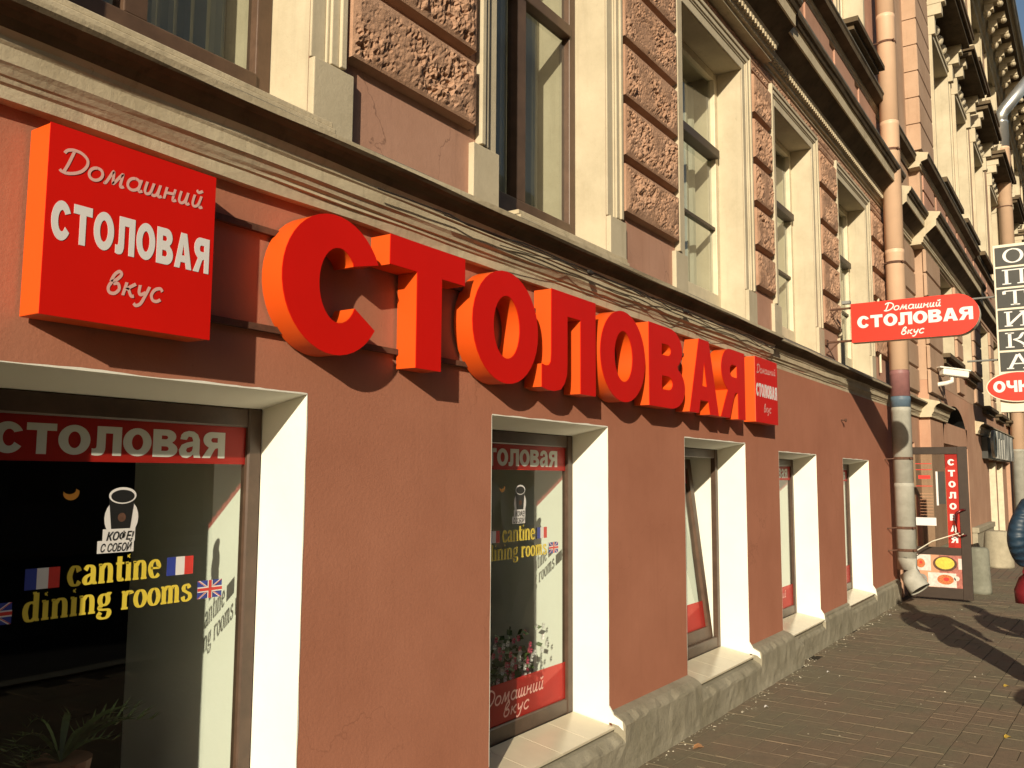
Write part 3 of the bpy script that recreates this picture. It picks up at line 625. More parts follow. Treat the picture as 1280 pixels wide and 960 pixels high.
# upper floor
UW = [(-1.35, -.18), (.98, 2.135), (3.318, 4.458), (5.61, 6.87), (7.748, 8.99), (10.06, 11.465)]
HZ = 4.98
mb = MB(); wall(mb, -7, WX1, 2.60, 5.25, 0, .9, [(a, b, 2.82, HZ, .2, 0, 0) for a, b in UW])
ob('wall', mb, ['upper', 'cream', 'cream'], B, label='pink and cream upper floor wall')
rows = [3.155, 3.505, 3.88, 4.255, 4.65, 5.045]
panels = [(-3.2, -1.58), (.04, .80), (2.30, 3.12), (4.62, 5.44), (7.06, 7.56), (9.17, 9.88), (11.65, 12.655)]
def verm_block(wd, h, seed, dens=90):
    nx = max(8, int(wd*dens)); nz = max(8, int(h*dens)); mb = MB()
    for j in range(nz+1):
        for i in range(nx+1):
            x = wd*i/nx; z = h*j/nz; e_ = min(x, wd-x, z, h-z)
            if e_ < 1e-6: y = -.0
            elif e_ < .022: y = -.045
            else:
                p_ = Vector((x*11, z*11, seed*7.3)); q_ = Vector((x*34, z*34, seed*3.1)); k_ = min(1, (e_-.02)/.03)
                r_ = noise.noise(p_)*.5+.5; w1 = noise.noise(q_); w2 = noise.noise(q_*1.9+Vector((5, 1, 2)))
                wormy = min(1, abs(w1)*3.2); pit = max(0, w2*1.2-.10)
                lo = max(.15, min(1, .55+1.3*noise.noise(p_*.5+Vector((3, 3, 3))))); n3 = noise.noise(q_*3.7); n1 = noise.noise(q_*.55); y = -.048 - k_*(.014*r_ + lo*(.016*n1+.011*w1+.006*n3) - .020*min(1, pit*2.4)*lo)
            mb.v.append((x, y, z))
    for j in range(nz):
        for i in range(nx): a = j*(nx+1)+i; mb.f.append((a, a+1, a+nx+2, a+nx+1)); mb.m.append(0)
    ring = [i for i in range(nx+1)] + [j*(nx+1)+nx for j in range(1, nz+1)] + [nz*(nx+1)+i for i in range(nx-1, -1, -1)] + [j*(nx+1) for j in range(nz-1, 0, -1)]
    mb.f.append(tuple(ring)[::-1]); mb.m.append(0)
    return mb.mesh('stone_block', [M['verm']], fix=False)
sd_ = 0
for pi, (a, b) in enumerate(panels):
    base = None; dens = 90 if 1 < pi < 4 else 60
    if pi == 6: dens = 40
    for r_ in range(5):
        z0, z1 = rows[r_]+.018, rows[r_+1]-.018; sd_ += 1
        me = verm_block(b-a, z1-z0, sd_, dens)
        o = link('stone_block', me, B); o.location = (a, -.001, z0)
# rough frieze above the windows
for a, b in ((-7, 2.3), (2.3, 5.5), (5.5, 8.2), (8.2, WX1)):
    me = verm_block(b-a-.004, 5.235-5.14, 50+int(a), 45); o = link('frieze', me, B); o.location = (a+.002, .03, 5.14)
for a, b in ((0.04, .80), (2.30, 3.12), (4.62, 5.44), (7.06, 7.56), (9.17, 9.88), (11.65, 12.65)):
    me = verm_block(b-a, .085, 80+int(a), 55); o = link('frieze', me, B); o.location = (a, .02, 5.05)
def upper_window(i, a, b):
    # moulded surround
    mb = MB()
    for s_, e in ((-1, a), (1, b)):
        x = lambda t: e+s_*t
        for t0, t1, y in ((0, .07, -.012), (.07, .085, -.02), (.085, .125, -.03), (.125, .155, -.042)):
            mb.box(x(t0)+(0 if t0 else 0), x(t1), y, .0 if y < 0 else .01, 3.12, HZ+t1)
        mb.box(x(0), x(.205), -.032, .0, 2.80, 3.115)
    for t0, t1, y in ((0, .07, -.013), (.07, .085, -.021), (.085, .125, -.031), (.125, .155, -.043)):
        mb.box(a-t0+.0005, b+t0-.0005, y, .0, HZ+t0+.0005, HZ+t1)
    o = ob('surround', mb, 'cream', B); bevel(o, .004, 2)
    # frame
    fm = 'brown' if i < 3 else 'creamframe'; mb = MB(); y0, y1 = .202, .26; f = .07
    mb.box(a+.001, a+f, y0, y1, 2.83, HZ-.001); mb.box(b-f, b-.001, y0, y1, 2.83, HZ-.001)
    mb.box(a+f, b-f, y0+.003, y1, HZ-.07, HZ-.002); mb.box(a+f, b-f, y0-.01, y1, 2.83, 3.075)
    W = ob('window', mb, fm, B); bevel(W, .005, 2)
    tr = 4.23 if i < 3 else 4.22
    t = MB(); t.box(a+f, b-f, y0-.012 if i < 3 else .165, y1+.004, tr, tr+.07); bevel(ob('transom', t, 'darkbrown' if i >= 3 else 'brown', W), .004)
    xm = a+(b-a)*.5 if i >= 3 else a+(.60 if i == 1 else .545)
    if i < 3:
        t = MB(); t.box(xm-.05, xm+.035, y0-.006, y1+.006, 3.075, tr-.002); bevel(ob('mullion', t, fm, W), .004)
    else:
        t = MB(); t.box(a+f, b-f, y0+.012, y1, 3.62, 3.645); ob('glazing_bar', t, 'darkbrown', W)
    for x0, x1 in (((a+f-.01, xm-.045), (xm+.028, b-f+.01)) if i < 3 else ((a+f-.01, b-f+.01),)):
        g = MB(); g.quad((x0, .24, 2.97), (x1, .24, 2.97), (x1, .24, tr+.01), (x0, .24, tr+.01)); ob('pane', g, 'glassup', W)
    g = MB(); g.quad((a+f-.01, .24, tr+.06), (b-f+.01, .24, tr+.06), (b-f+.01, .24, HZ-.06), (a+f-.01, .24, HZ-.06)); ob('pane', g, 'glassup', W)
    s = MB()
    if i < 3: s.box(a+.001, b-.001, -.152, .20, 2.79, 2.811); s.box(a+.003, b-.003, -.140, .201, 2.814, 2.836)
    else: s.box(a+.001, b-.001, -.05, .20, 2.80, 2.84)
    bevel(ob('sill', s, 'flash' if i >= 3 else 'cornice', W), .004)
    if i >= 3:
        c = MB(); n = 26
        for k_ in range(n):
            x0 = a+.05+(b-a-.1)*k_/n; x1 = a+.05+(b-a-.1)*(k_+1)/n
            y_ = lambda q: .40+.012*math.sin(q*1.9)
            c.quad((x0, y_(k_), 2.85), (x1, y_(k_+1), 2.85), (x1, y_(k_+1), 4.9), (x0, y_(k_), 4.9))
        ob('curtain', c, 'curtain', W, smooth=True)
    else:
        c = MB(); n = 30; x00 = a+.62 if i == 1 else a+.66
        for k_ in range(n):
            x0 = x00+(b-x00)*k_/n; x1 = x00+(b-x00)*(k_+1)/n
            y_ = lambda q: .47+.014*math.sin(q*1.5)
            c.quad((x0, y_(k_), 2.85), (x1, y_(k_+1), 2.85), (x1, y_(k_+1), 4.9), (x0, y_(k_), 4.9))
        ob('curtain', c, 'curtain', W, smooth=True)
for i, (a, b) in enumerate(UW): upper_window(i, a, b)
# middle cornice with dentils
def mc_prof(o):
    return [(.01, 5.236), (o-.03, 5.237), (o-.03, 5.262), (o-.055, 5.268), (o-.058, 5.30), (o-.065, 5.302), (o-.065, 5.345), (o-.085, 5.35), (o-.10, 5.38), (o-.235, 5.50), (o-.25, 5.50), (o-.253, 5.605), (o-.262, 5.61), (o-.275, 5.62), (o-.29, 5.65), (o-.305, 5.66), (o-.318, 5.69), (o-.32, 5.71), (.01, 5.80)]
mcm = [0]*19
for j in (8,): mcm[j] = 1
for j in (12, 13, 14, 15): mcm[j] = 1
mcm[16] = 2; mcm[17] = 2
for x0, x1, o_y, sd_ in ((-7, 7.40, -.07, 1), (7.401, WX1-.03, 0, 9)):
    mb = MB(); mb.extrude_x(mc_prof(o_y), x0, x1, .2, .004, mcm, seed=sd_)
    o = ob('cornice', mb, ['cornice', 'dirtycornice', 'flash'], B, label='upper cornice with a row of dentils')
    d = MB(); x = max(x0, 3)+.02
    while x < x1-.06: d.box(x, x+.034, o_y-.098, o_y-.064, 5.304, 5.343); x += .064
    ob('dentils', d, 'cornice', o, kind='stuff')
# second floor of the canteen building
U2 = [(-1.2, .1), (1.2, 2.4), (3.5, 4.7), (5.7, 6.9), (8.0, 9.2), (10.35, 11.62)]
mb = MB(); wall(mb, -7, WX1, 5.30, 13.6, 0, .6, [(a, b, 6.92, 9.2, .2, 0, 0) for a, b in U2] + [(a, b, 11.3, 13.0, .2, 0, 0) for a, b in U2])
ob('wall', mb, ['upper', 'cream', 'interior'], B, label='pink wall of the second storey')
for i in range(11):
    xa = 12.45-1.22*(i+1)+.08; 
    if xa < 3: continue
    p_ = MB()
    for z in (6.02, 6.30): p_.box(xa, xa+.98, -.022, 0, z, z+.24)
    bevel(ob('wall_panel', p_, 'upper', B), .006)
sp = [(.01, 6.52), (-.03, 6.53), (-.035, 6.56), (-.05, 6.57), (-.055, 6.60), (-.12, 6.62), (-.15, 6.63), (-.155, 6.69), (-.17, 6.71), (-.17, 6.73), (.01, 6.80)]
mb = MB(); mb.extrude_x(sp, -7, WX1-.01, .3, .003, [0, 0, 0, 0, 1, 1, 1, 1, 2, 2, 2]); ob('sill_course', mb, ['cornice', 'dirtycornice', 'flash'], B)
for i, (a, b) in enumerate(U2):
    if i < 3: continue
    mb = MB(); mb.box(a+.001, a+.08, .2, .26, 6.93, 9.19); mb.box(b-.08, b-.001, .2, .26, 6.93, 9.19); mb.box(a+.08, b-.08, .203, .26, 6.93, 7.02)
    W = ob('window', mb, 'creamframe', B)
    g = MB(); g.quad((a+.07, .24, 7.0), (b-.07, .24, 7.0), (b-.07, .24, 9.19), (a+.07, .24, 9.19)); ob('pane', g, 'glassup', W)
    s = MB(); s.box(a-.12, b+.12, -.26, .19, 6.86, 6.92); s.box(a-.06, b+.06, -.2, .0, 6.80, 6.857); ob('sill', s, 'dirtycornice', W)
    s = MB()
    for e_, sg in ((a, -1), (b, 1)): s.box(e_, e_+sg*.15, -.03, 0, 6.925, 9.35); s.box(e_, e_+sg*.08, -.045, -.031, 6.925, 9.3)
    ob('surround', s, 'cream', B)
mb = MB(); mb.box(-7, WX1+.1, -.9, .6, 13.6, 14.3); ob('eaves', mb, 'cornice', B)

# niche beside the pipe + entrance stretch
mb = MB(); wall(mb, WX1+.001, 13.15, -.1, 13.6, .16, .6, []); ob('wall', mb, ['upper', 'cream', 'cream'], B, label='recessed strip of wall behind the drainpipe')
mb = MB(); wall(mb, 13.151, 15.0, -.1, 2.56, .02, .6, [(13.55, 14.5, .02, 2.15, .2, 0, 0)]); ob('wall', mb, ['peach', 'peach', 'interior'], B, label='peach wall around the canteen entrance')

# =================================================================== LETTER SIGN
LS = thing('letter_sign', 'row of big red and orange block letters spelling СТОЛОВАЯ on the wall', 'sign', (4.2, 0, 2.3))
spans = [('С', 1.957, 2.447), ('Т', 2.487, 2.963), ('О', 3.022, 3.552), ('Л', 3.592, 4.135), ('О', 4.19, 4.752), ('В', 4.81, 5.352), ('А', 5.43, 5.955), ('Я', 6.0, 6.515)]
names = ['first', 'second', 'third', 'fourth', 'fifth', 'sixth', 'seventh', 'last']
KY = (2.33-.112)/(2.33-.101)
for (c, x0, x1), nm in zip(spans, names):
    x0 *= KY; x1 *= KY
    tt = (x0-1.957)/4.6; zb = 2.023+.012*tt; zt = 2.523+.018*tt
    if c == 'О': zb -= .006; zt += .008
    zb = 1.6+(zb-1.6)*KY; zt = 1.6+(zt-1.6)*KY
    me = mesh_xform(glyph_mesh(G[c], x0, zb, x1-x0, zt-zb, .098), facing_negy(-.061))
    bm = bmesh.new(); bm.from_mesh(me); bmesh.ops.remove_doubles(bm, verts=bm.verts, dist=1e-5); bmesh.ops.recalc_face_normals(bm, faces=bm.faces)
    me.materials.clear(); me.materials.append(M['orange']); bm.to_mesh(me)
    me.polygons.foreach_set('use_smooth', [True]*len(me.polygons)); me.set_sharp_from_angle(angle=R(32))
    L = link('letter', me, LS, label=f'block letter {c}, {nm} of the word, orange sides and red face')
    me2 = mesh_xform(glyph_mesh(G[c], x0-.0015, zb-.0015, x1-x0+.003, zt-zb+.003, .003), facing_negy(-.1122))
    me2.materials.clear(); me2.materials.append(M['red']); link('letter_face', me2, L); bm.free()
for z in (2.423, 2.090):
    mb = MB(); mb.box(1.62, 6.82, -.022, -.004, z-.011, z+.011); o = ob('mounting_rail', mb, 'rust', LS)
def box_sign(x0, x1, z0, z1, ext, label):
    x0 *= KY; x1 *= KY; z0 = 1.6+(z0-1.6)*KY; z1 = 1.6+(z1-1.6)*KY
    T = thing('box_sign', label, 'sign', ((x0+x1)/2, 0, z0), 'square box signs at the ends of the letters')
    mb = MB(); mb.box(x0, x1, -.109, -.012, z0, z1); bevel(ob('case', mb, 'orange', T), .003, 2)
    mb = MB(); mb.box(x0-.001, x1+.001, -.112, -.1093, z0-.001, z1+.001); ob('face', mb, 'red', T)
    fn = facing_negy(-.1127); k_ = (x1-x0)/(1.682-1.167); X = lambda x: x0+(x-1.167)*k_; Z = lambda z: z0+(z-2.006)*(z1-z0)/.505
    o = ob('lettering', stroke_text(S, 'Домашний', X(1.200), Z(2.387), .445*k_, .038, .11, .11, fn, shear=.25, slope=.035), 'signpink', T, label='pale script Домашний')
    me = join_meshes('lettering', bold_text('СТОЛОВАЯ', X(1.182), Z(2.205), .486*k_, .106, .0008, fn, gap=.10), [M['signwhite']]); link('lettering', me, T, label='white capitals СТОЛОВАЯ')
    ob('lettering', stroke_text(S, 'вкус', X(1.345), Z(2.092), .17*k_, .040, .115, .115, fn, shear=.25), 'signpink', T, label='pale script вкус')
    return T
box_sign(1.167, 1.682, 2.006, 2.511, 0, 'square red box sign with orange sides, left of the first letter С')
box_sign(6.77, 7.33, 2.038, 2.556, 0, 'small-looking square red box sign at the far end, right of the last letter Я')

# =================================================================== BLADE SIGN
T = thing('blade_sign', 'red projecting sign with rounded end reading Домашний СТОЛОВАЯ вкус beside the drainpipe', 'sign', (9.3, 0, 2.95))
X0 = 9.3; zb, zt = 2.975, 3.375; ys, ye = .275, 1.44; r_ = (zt-zb)/2
outl = [[(ys, zb), (ye-r_, zb)] + arc(ye-r_, (zb+zt)/2, r_, r_, -80, 80, 14) + [(ye-r_, zt), (ys, zt)]]
f0 = lambda c: Vector((X0+.06-c.z, -c.x, c.y))
me = mesh_xform(glyph_mesh([[(p[0], p[1]) for p in outl[0]]], 0, 0, 1, 1, .12), f0); me.materials.clear(); me.materials.append(M['signcream']); bo = link('case', me, T)
me = mesh_xform(glyph_mesh(outl, 0, 0, 1, 1, .003), lambda c: Vector((X0-.003-c.z, -c.x, c.y))); me.materials.clear(); me.materials.append(M['bladered']); link('face', me, T)
fx = facing_negx(X0-.006, 0)
me = join_meshes('lettering', bold_text('СТОЛОВАЯ', .335, 3.115, 1.05, .125, .001, fx, gap=.06), [M['signwhite']]); link('lettering', me, T, label='white capitals СТОЛОВАЯ')
ob('lettering', stroke_text(S, 'Домашний', .60, 3.270, .52, .045, .12, .12, fx, shear=.25), 'signwhite', T, label='white script Домашний')
ob('lettering', stroke_text(S, 'вкус', .745, 3.020, .21, .045, .12, .12, fx, shear=.25), 'signwhite', T, label='white script вкус')
for z in (3.345, 3.005):
    mb = MB(); mb.tube([(X0+.06, .0, z), (X0+.06, -.30, z)], .012); mb.tube([(X0+.06, -.002, z-.12), (X0+.06, -.14, z)], .008); mb.box(X0+.02, X0+.10, -.02, 0.0, z-.03, z+.03); ob('bracket', mb, 'rust', T)
mb = MB(); mb.box(X0+.03, X0+.09, -.26, -.18, 3.39, 3.42); ob('lug', mb, 'steel', T)

# =================================================================== DRAINPIPES
def drainpipe(px, py, r, ztop, lab, segs, clamps, foot=True):
    T = thing('drainpipe', lab, 'drainpipe', (px, py, 0), 'rainwater drainpipes on the street front')
    for (z0, z1, mm) in segs:
        mb = MB(); mb.lathe([(r*.97, z0), (r, z0+.001), (r, z1-.06), (r*1.025, z1-.055), (r*1.025, z1-.02), (r, z1-.015), (r, z1)], px, py, 28)
        ob('pipe_section', mb, mm, T, smooth=True)
    for z in clamps:
        mb = MB(); mb.lathe([(r+.001, z-.018), (r+.005, z-.012), (r+.005, z+.012), (r+.001, z+.018)], px, py, 28); mb.tube([(px-r*.6, py+r*.6, z), (px-r*1.3, .1, z-.02)], .008)
        mb.tube([(px-r*.7, py-r*.8, z), (px-r*.9, py-r*.95, z)], .012); ob('clamp', mb, 'rust', T)
    if foot:
        mb = MB(); mb.tube([(px, py, .62), (px, py, .46), (px, py-.015, .42), (px-.02, py-.06, .34), (px-.05, py-.15, .22)], [r, r, r*1.01, r*1.02, r*1.10], 28, cap=False); 
        mb.tube([(px-.043, py-.128, .25), (px-.05, py-.15, .22)], [r*.9, r*1.07], 28, cap=False)
        ob('outlet', mb, segs[0][2], T, smooth=True)
        mb = MB(); mb.tube([(px-.046, py-.138, .236), (px-.048, py-.144, .228)], r*.9, 20); ob('outlet_mouth', mb, 'cable', T)
    return T
PX, PY, PR = 12.25, -.2, .118
drainpipe(PX, PY, PR, 13, 'fat drainpipe, pink above and dented grey below, beside the open canteen door',
          [(.60, 1.55, 'pipegrey'), (1.552, 2.52, 'pipegrey'), (2.522, 2.66, 'pipeblue'), (2.662, 3.00, 'pipeshaded'), (3.002, 4.60, 'pipepink'), (4.602, 6.35, 'pipepink'), (6.352, 7.85, 'pipepink'), (7.852, 9.6, 'pipepink'), (9.602, 13.4, 'pipepink')],
          [.98, .70, 1.86, 4.42, 5.95, 7.45])
P2X, P2Y, P2R = 28.8, -.38, .185
T2 = drainpipe(P2X, P2Y, P2R, 13, 'farther drainpipe, pink with a bright zinc swan neck, behind the optician signs',
          [(.1, 2.45, 'pipegrey'), (2.452, 5.0, 'pipepink'), (5.002, 8.0, 'pipepink'), (8.002, 11.3, 'pipepink'), (11.302, 12.1, 'zinc')], [3.5, 6.5, 9.5], foot=False)
mb = MB(); mb.tube([(P2X, P2Y, 12.0), (P2X, P2Y, 12.3), (P2X, P2Y-.1, 12.45), (P2X, P2Y-.85, 13.3)], P2R*.95, 20); ob('swan_neck', mb, 'zinc', T2, smooth=True)
o = MB(); o.tube([(11.95, -.03, 2.95), (11.95, -.03, 4.2)], .016, 8); ob('conduit', o, 'creamframe', None, label='thin cream vertical conduit on the wall just left of the pink drainpipe', cat='conduit')

# =================================================================== OPEN DOOR
DX = 13.0
D = MB()
def dbox(mb, t0, t1, z0, z1, xo=0., th=.05, mi=0): mb.box(DX+xo, DX+xo+th, -t0, -t1, z0, z1, mi)
T = thing('glass_door', 'open brown-framed glass door with a red vertical СТОЛОВАЯ strip and food pictures', 'door', (DX, -.1, 0))
dt0, dt1 = .07, .85
mb = MB(); dbox(mb, dt1-.115, dt1, .03, 2.03); dbox(mb, dt0, dt0+.10, .03, 2.03); dbox(mb, dt0+.101, dt1-.116, 1.93, 2.028, .001, .048); dbox(mb, dt0+.101, dt1-.116, .035, .17, .001, .048); dbox(mb, dt0+.101, dt1-.116, .60, .70, .001, .048)
bevel(ob('frame', mb, 'doorframe', T), .005)
mb = MB(); mb.box(DX+.022, DX+.028, -(dt0+.09), -(dt1-.10), .69, 1.94); ob('pane', mb, 'glass', T)
fx = facing_negx(DX+.017, 0)
mb = MB(); strip(fx, .585, .735, .70, 1.93, mb); ob('red_strip', mb, 'redfilm', T)
fx2 = facing_negx(DX+.013, 0); mes = []
for i, c in enumerate('СТОЛОВаЯ'.replace('а', 'А')):
    mes += [mesh_xform(glyph_mesh(G[c], .617, 1.78-i*.145, .085, .085, .001), fx2)]
link('lettering', join_meshes('lettering', mes, [M['signwhite']]), T, label='white letters СТОЛОВАЯ running down the strip')
mb = MB(); fx3 = facing_negx(DX+.016, 0)
strip(fx3, .17, .46, .175, .597, mb, 0); strip(fx3, .46, .735, .175, .597, mb, 1); strip(fx3, .32, .66, .18, .365, mb, 2, .001); strip(fx3, .17, .36, .385, .595, mb, 2, .001)
disc(fx3, .235, .485, .075, .08, mb, 2, .002); disc(fx3, .235, .48, .055, .06, mb, 3, .003)
disc(fx3, .53, .485, .145, .10, mb, 4, .002); disc(fx3, .53, .492, .115, .078, mb, 5, .003)
disc(fx3, .53, .275, .125, .088, mb, 2, .002); disc(fx3, .53, .28, .10, .065, mb, 3, .003); disc(fx3, .665, .30, .032, .032, mb, 2, .002); disc(fx3, .54, .285, .035, .025, mb, 6, .004)
disc(fx3, .24, .27, .07, .07, mb, 7, .002); disc(fx3, .24, .27, .04, .04, mb, 3, .003); disc(fx3, .24, .49, .02, .02, mb, 6, .004)
strip(fx3, .69, .735, .42, .56, mb, 2, .001)
ob('food_poster', mb, ['brownposter', 'posterrose', 'posterwhite', 'postersoup', 'rust', 'posteryellow', 'flagred', 'steel'], T, fix=False, label='food picture with bowls of soup')
mb = MB(); strip(fx3, .20, .45, .98, 1.085, mb, 0); ob('paper_notice', mb, 'signwhite', T)
mb = MB()
for z in (1.80, 1.72, 1.50): strip(fx3, .22, .42, z, z+.010, mb, 0)
for i in range(8): strip(fx3, .26, .42, 1.12+i*.04, 1.124+i*.04, mb, 1)
strip(fx3, .25, .40, 1.60, 1.65, mb, 0); ob('menu_lines', mb, ['flagred', 'brownposter'], T, kind='stuff')
mb = MB(); mb.box(DX+.018, DX+.012, -.465, -.49, 1.25, 1.70, 0); strip(facing_negx(DX+.011, 0), .49, .575, 1.27, 1.70, mb, 1, .0); ob('hours_plate', mb, ['signwhite', 'board'], T)
mb = MB(); mb.tube([(DX, -.80, 1.20), (DX-.07, -.77, 1.20), (DX-.085, -.71, 1.16), (DX-.085, -.70, 1.04), (DX-.085, -.71, .90), (DX-.07, -.77, .87), (DX, -.80, .87)], .016, 8); ob('handle', mb, 'handle', T, smooth=True)
mb = MB(); mb.tube([(DX-.08, -.73, .90), (DX-.4, -.45, .80), (PX+.05, PY-PR-.002, .70)], .007, 6); mb.tube([(DX-.09, -.68, .92), (DX-.07, -.73, .86), (DX-.09, -.78, .89)], .007, 6); ob('string', mb, 'signcream', None, label='pale string tied from the door handle to the drainpipe', cat='string')

# =================================================================== NEIGHBOURING BUILDING
N = thing('building', 'long cream and pink building beyond the drainpipe with archway and bracketed eaves', 'building', (15, 0, 0))
Y0 = -.14; NX0, NX1 = 15.0, 60.0
shops = [(23.2, 24.4), (25.0, 26.3), (27.6, 28.8), (30.0, 31.2), (32.4, 33.6), (36, 38)]
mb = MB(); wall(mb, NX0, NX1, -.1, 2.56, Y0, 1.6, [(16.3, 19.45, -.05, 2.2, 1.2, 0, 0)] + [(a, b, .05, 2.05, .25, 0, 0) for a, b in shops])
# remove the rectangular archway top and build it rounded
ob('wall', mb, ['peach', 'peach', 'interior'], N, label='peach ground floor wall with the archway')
mb = MB(); na = 20; cx_, rx_ = (16.3+19.45)/2, (19.45-16.3)/2
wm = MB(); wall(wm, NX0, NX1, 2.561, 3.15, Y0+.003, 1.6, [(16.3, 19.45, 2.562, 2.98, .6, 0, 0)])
ob('wall', wm, ['peach', 'interior', 'interior'], N, label='peach band above the archway')  # reveal coloured dark: shade in the top of the archway is painted in
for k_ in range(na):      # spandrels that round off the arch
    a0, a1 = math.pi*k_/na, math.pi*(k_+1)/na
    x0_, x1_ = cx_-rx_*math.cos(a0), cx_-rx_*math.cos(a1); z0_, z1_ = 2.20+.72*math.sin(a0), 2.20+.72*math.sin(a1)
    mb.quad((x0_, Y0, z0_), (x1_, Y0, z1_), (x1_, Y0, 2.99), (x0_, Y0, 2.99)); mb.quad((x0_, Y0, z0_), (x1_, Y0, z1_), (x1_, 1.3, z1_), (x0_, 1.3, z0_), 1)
ob('arch', mb, ['peach', 'interior'], N)  # underside of the vault painted dark in place of its shade
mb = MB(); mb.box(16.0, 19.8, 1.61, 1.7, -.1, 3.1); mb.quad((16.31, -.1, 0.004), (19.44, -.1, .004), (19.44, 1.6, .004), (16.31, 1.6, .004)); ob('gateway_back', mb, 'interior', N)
# cornices of the neighbour
for x0, x1, o_y in ((13.152, 14.98, .03), (NX0-.10, 16.6, Y0), (20.9, NX1, Y0)):
    mb = MB(); mb.extrude_x([(y+o_y if y < 0 else max(y, .0)+.0, z) for y, z in lc_prof(0)], x0, x1, .3, .006, lcm, seed=x0); ob('cornice', mb, ['cornice', 'dirtycornice', 'flash'], N)
# first floor
N1 = [(16.45, 18.2, 3.72), (19.2, 20.9, 3.72), (22.5, 24.4, 3.25), (25.4, 27.2, 3.25), (28.2, 30.0, 3.25), (31, 32.8, 3.25), (34, 35.8, 3.25), (37, 38.8, 3.25), (40, 41.8, 3.25), (43, 44.8, 3.25)]
mb = MB(); wall(mb, NX0, NX1, 3.152, 5.25, Y0, .6, [(a, b, c, 5.2, .34, 0, 0) for a, b, c in N1]); wall(mb, 13.152, 15.0-.001, 2.6, 13.6, .02, .5, [])
mb.box(NX0+.003, 16.3, Y0+.002, .5, 2.60, 3.15)
ob('wall', mb, ['tan', 'cream', 'interior'], N, label='rusticated first floor wall')
def rusticated(x0, x1, z0, z1, y, n, yb=None, mat_='tan', name='stone_block'):
    h = (z1-z0)/n
    for i in range(n):
        mb = MB(); mb.cbox(x0, x1, y-.045, y, z0+h*i+.010, z0+h*(i+1)-.010, .016); ob(name, mb, mat_, N)
rusticated(13.2, 14.93, 2.93, 5.23, .02, 6)
rusticated(14.955, 16.42, 2.93, 5.23, Y0, 6)
prev = N1[0][1]
for a, b, c in N1[1:6]: rusticated(prev+.10, a-.10, 3.2, 5.23, Y0, 6); prev = b
for a, b, c in N1:
    s = MB(); s.box(a-.12, b+.10, Y0-.16, Y0+.34, c-.07, c); s.box(a-.05, b+.03, Y0-.08, Y0, c-.16, c-.072); ob('sill', s, 'dirtycornice', N)
    s = MB(); s.box(a+.001, b-.001, Y0+.345, Y0+.39, c+.001, 5.19); 
    W = ob('window', s, 'oppdark', N); s = MB(); s.box((a+b)/2-.04, (a+b)/2+.04, Y0+.30, Y0+.344, c+.003, 5.18); s.box(a+.004, a+.07, Y0+.30, Y0+.344, c+.003, 5.18); s.box(b-.07, b-.004, Y0+.30, Y0+.344, c+.003, 5.18); ob('window_frame', s, 'creamframe', W)
for x0, x1, o_y, k_ in ((13.152, 14.66, .02, 1), (14.661, 21.2, Y0, 2), (21.201, NX1, Y0+.10, 3)):
    mb = MB(); mb.extrude_x([(y, z) if y > 0 else (y, z) for y, z in mc_prof(o_y)], x0, x1, .3, .004, mcm, seed=k_); ob('cornice', mb, ['cornice', 'dirtycornice', 'flash'], N)
# upper storeys
N2 = [(16.75, 18.8), (19.7, 21.6), (22.8, 24.9), (26.5, 28.9), (31.2, 33.5), (35.5, 37.8), (40, 42.3), (44.5, 46.8)]
N3 = [(16.3, 18.4), (20.2, 22.3), (23.8, 26.0), (27.6, 30.0), (32.0, 34.5), (36.5, 39), (41, 43.5), (45.5, 48)]
S2Z, H2Z, S3Z, H3Z, TOP = 6.88, 9.6, 12.0, 13.8, 13.95
mb = MB(); wall(mb, NX0, NX1, 5.30, TOP, Y0, .6, [(a, b, S2Z, H2Z, .34, 0, 0) for a, b in N2] + [(a, b, S3Z, H3Z, .34, 0, 0) for a, b in N3])
ob('wall', mb, ['tan', 'cream', 'interior'], N, label='tan upper storeys')
for x0, x1, o_y in ((13.152, 14.80, .03), (14.801, 22.0, Y0), (22.001, NX1, Y0+.08)):
    mb = MB(); mb.extrude_x([(y+o_y if y < 0 else .0, z) for y, z in sp], x0, x1, .3, .003, [0, 0, 0, 0, 1, 1, 1, 1, 2, 2, 2]); ob('sill_course', mb, ['cornice', 'dirtycornice', 'flash'], N)
for i in range(8):
    xa = 15.2+i*1.35; p_ = MB()
    for z in (5.98, 6.26): p_.box(xa, xa+1.1, Y0-.022, Y0, z, z+.24)
    bevel(ob('wall_panel', p_, 'upper', N), .006)
nz = 16; hq = (TOP-6.85)/nz
for i in range(nz):
    mb = MB(); mb.cbox(14.952, 16.3, Y0-.05, .5, 6.85+hq*i+.008, 6.85+hq*(i+1)-.008, .014); ob('quoin', mb, 'tan', N)
